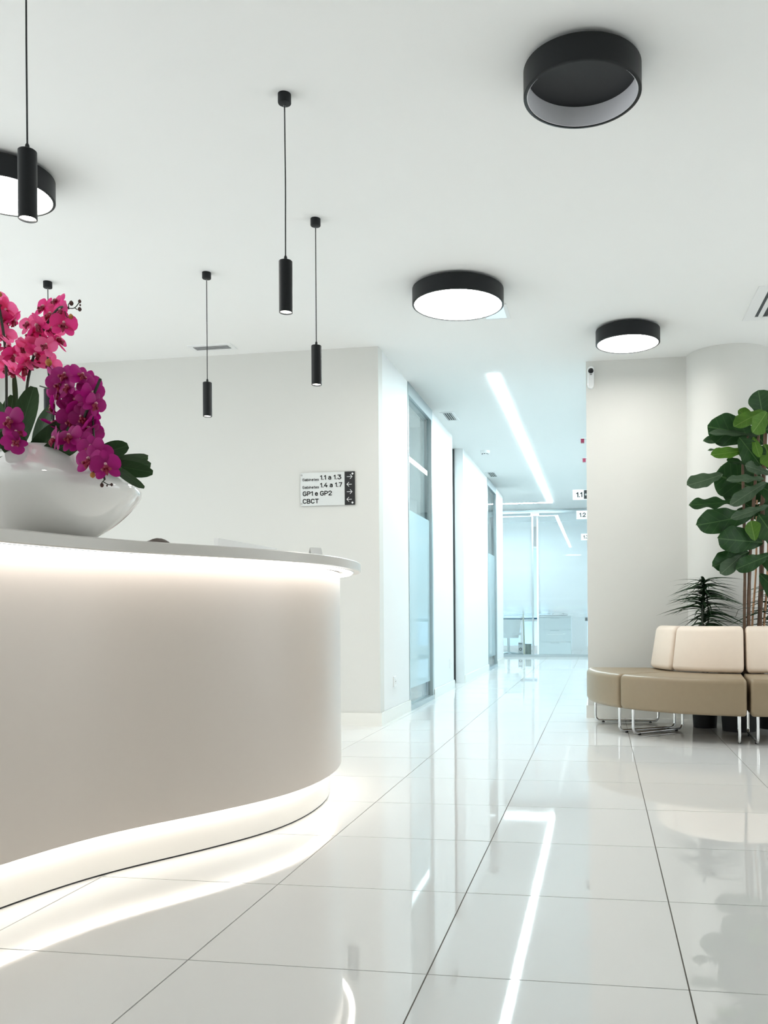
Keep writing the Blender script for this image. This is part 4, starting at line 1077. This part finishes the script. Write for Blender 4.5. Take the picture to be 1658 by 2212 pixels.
dracaena('potted_dracaena', 1.25, 6.62, .72, 1.04, 80, 1, 'narrow-leaved plant at the picture edge right of the fig trunks', 5, .12)

# ================================================================== OFFICE BEHIND THE GLASS
def simple(name, fn, mat, parent, smooth=False): return fn.build(name, mat, parent, smooth)
# white cabinet
yc = 17.55
ca, cb = on_y(1163, 1400, yc).x, on_y(1233, 1400, yc).x; ch = on_y(1200, 1330, yc).z
cab = thing('cabinet', ((ca + cb) / 2, yc + .25, 0), 'low white cabinet standing behind the office glass', 'cabinet')
MB().box(ca, cb, yc + .018, yc + .5, .03, ch - .025).build('body', 'white', cab)
MB().box(ca - .01, cb + .01, yc - .005, yc + .51, ch - .025, ch).build('top', 'white', cab)
MB().box(ca + .03, cb - .03, yc + .05, yc + .48, 0, .03).build('plinth', 'alu', cab)
for k in range(3):
    zz0, zz1 = .035 + (ch - .065) * k / 3, .035 + (ch - .065) * (k + 1) / 3 - .006
    dw = MB().box(ca + .004, cb - .004, yc, yc + .017, zz0, zz1).build('drawer', 'white', cab)
    MB().box((ca + cb) / 2 - .09, (ca + cb) / 2 + .09, yc - .004, yc, zz1 - .02, zz1 - .012).build('handle', 'alu', dw)
# decoration on the cabinet
tray = thing('twig_decoration', ((ca + cb) / 2, yc + .25, ch), 'dark dry twigs lying in a flat tray on the white cabinet', 'decoration')
MB().prism([(x + (ca + cb) / 2 - .02, y + yc + .25) for x, y in rrect(-.30, .27, -.12, .12, .04)], ch, ch + .014).build('tray', 'slot', tray)
rd = random.Random(11)
for pts in ([(1165, 1326), (1166, 1310), (1170, 1294), (1178, 1294), (1184, 1308), (1186, 1326)], [(1168, 1326), (1164, 1306), (1168, 1298), (1178, 1310)], [(1184, 1328), (1184, 1296)], [(1187, 1328), (1187, 1298)], [(1182, 1326), (1190, 1312), (1188, 1300)],
            [(1190, 1290), (1198, 1315), (1200, 1318)], [(1194, 1292), (1200, 1316)], [(1190, 1324), (1198, 1320), (1212, 1324), (1226, 1327)], [(1192, 1327), (1204, 1321), (1218, 1327)], [(1214, 1326), (1218, 1320), (1222, 1322)], [(1186, 1312), (1192, 1313), (1198, 1320)]):
    P = [at_d(x, y, CA * (yc + .25) + .08 + rd.uniform(-.04, .04)) for x, y in pts]
    P = catmull(P, 4) if len(P) > 2 else P
    MB().tube(P, .0045, 6).build('twig', 'slot', tray, True)
# swivel chair with shell back
yk = 17.75
cc = on_y(1100, 1411, yk)
chx = cc.x
chr_ = thing('office_chair', (chx, yk, 0), 'white shell swivel chair at the desk behind the office glass', 'chair')
v = []; f = []
for i in range(9):
    t = i / 8; z = .36 + .38 * t
    for j in range(9):
        s = 2 * j / 8 - 1; w = .24 * (.80 + .35 * t - .10 * t * t)
        v.append((chx + s * w, yk - .16 + .10 * (s * s) - .05 * t, z))
for i in range(8):
    for j in range(8):
        a = i * 9 + j; f.append([a, a + 1, a + 10, a + 9])
bk = MB().add(v, f).add([p + Vector((0, .02, 0)) for p in [Vector(q) for q in v]], [q[::-1] for q in f]); bk.build('backrest', 'white', chr_, 'all')
MB().prism([(chx + x, yk + y) for x, y in rrect(-.23, .23, -.16, .24, .08)], .42, .47).build('seat', 'white', chr_)
MB().tube([(chx - .30, yk + .16, .735), (chx - .05, yk - .20, .755), (chx + .26, yk - .10, .74)], .012, 8).build('back_rail', 'bluedark', chr_, True)
MB().lathe([(.028, .06), (.028, .42)], (chx - .02, yk, 0), 16).build('column', 'chrome', chr_, True)
for k in range(4):
    a = R_(20 + 90 * k); MB().tube([(chx - .02, yk, .06), (chx - .02 + .30 * math.cos(a), yk + .30 * math.sin(a), .02)], [.025, .015], 8).build('foot', 'alu', chr_, True)
# desk behind the chair
yd = 18.7
dk = thing('office_desk', (-1.75, yd, 0), 'white office desk with dark edge behind the swivel chair', 'desk')
MB().box(-2.5, -1.12, yd, yd + .7, .70, .73).build('desk_top', 'white', dk)
for x in (-2.45, -1.17):
    for y in (yd + .05, yd + .65): MB().box(x - .02, x + .02, y - .02, y + .02, 0, .70).build('leg', 'white', dk)
# coat stand, bin and fan heater
cs = on_y(1132, 1411, 17.5)
st = thing('coat_stand', (cs.x, 17.5, 0), 'thin pale stand with round base between chair and glass post', 'stand')
MB().lathe([(.001, .012), (.085, .010), (.085, 0), (.001, 0)], (cs.x, 17.5, 0), 28, closed=True).build('base', 'brass', st, True)
MB().tube([(cs.x, 17.5, .01), (cs.x - .01, 17.5, .60), (cs.x - .02, 17.5, .98)], [.018, .016, .012], 10).build('pole', 'brass', st, True)
for k in range(3):
    a = 2.1 * k + .4; MB().tube([(cs.x - .02, 17.5, .95), (cs.x - .02 + .05 * math.cos(a), 17.5 + .05 * math.sin(a), .985)], .005, 6).build('hook', 'brass', st)
bn = on_y(1140, 1411, 17.82)
wb = thing('waste_bin', (bn.x, 17.82, 0), 'grey-green waste bin on the floor of the glass office', 'bin')
MB().lathe([(.06, 0), (.062, .23), (.058, .23), (.055, .01), (.001, .01)], (bn.x + .005, 17.82, 0), 24).build('body', 'bin', wb, True)
MB().lathe([(.063, .222), (.066, .222), (.066, .232), (.063, .232)], (bn.x + .005, 17.82, 0), 24, closed=True).build('rim', 'bin', wb, True)
fh = on_y(1125, 1411, 17.9)
fn = thing('fan_heater', (fh.x, 17.96, 0), 'small white fan heater with dark round grille beside the bin', 'heater')
MB().prism([(fh.x + x, 17.96 + y) for x, y in rrect(-.06, .035, -.05, .05, .02)], .015, .26).build('case', 'white', fn)
MB().lathe([(.026, 0), (.032, .004), (.020, .004), (.020, 0)], (fh.x - .012, 17.91, .12), 20, axis=Vector((0, -1, 0)), closed=True).build('grille_ring', 'ink', fn, True)
MB().prism([(fh.x + x, 17.96 + y) for x, y in rrect(-.065, .04, -.055, .055, .02)], 0, .015).build('foot', 'ink', fn)
MB().box(fh.x - .05, fh.x + .02, 17.90, 17.91, .225, .24).build('control_strip', 'slot', fn)
# building across the street seen below the blinds
struct('street_building', MB().box(-7, 6, 27.0, 27.4, -1, 7), 'sky', 'pale blue building outside the office windows', 'building')
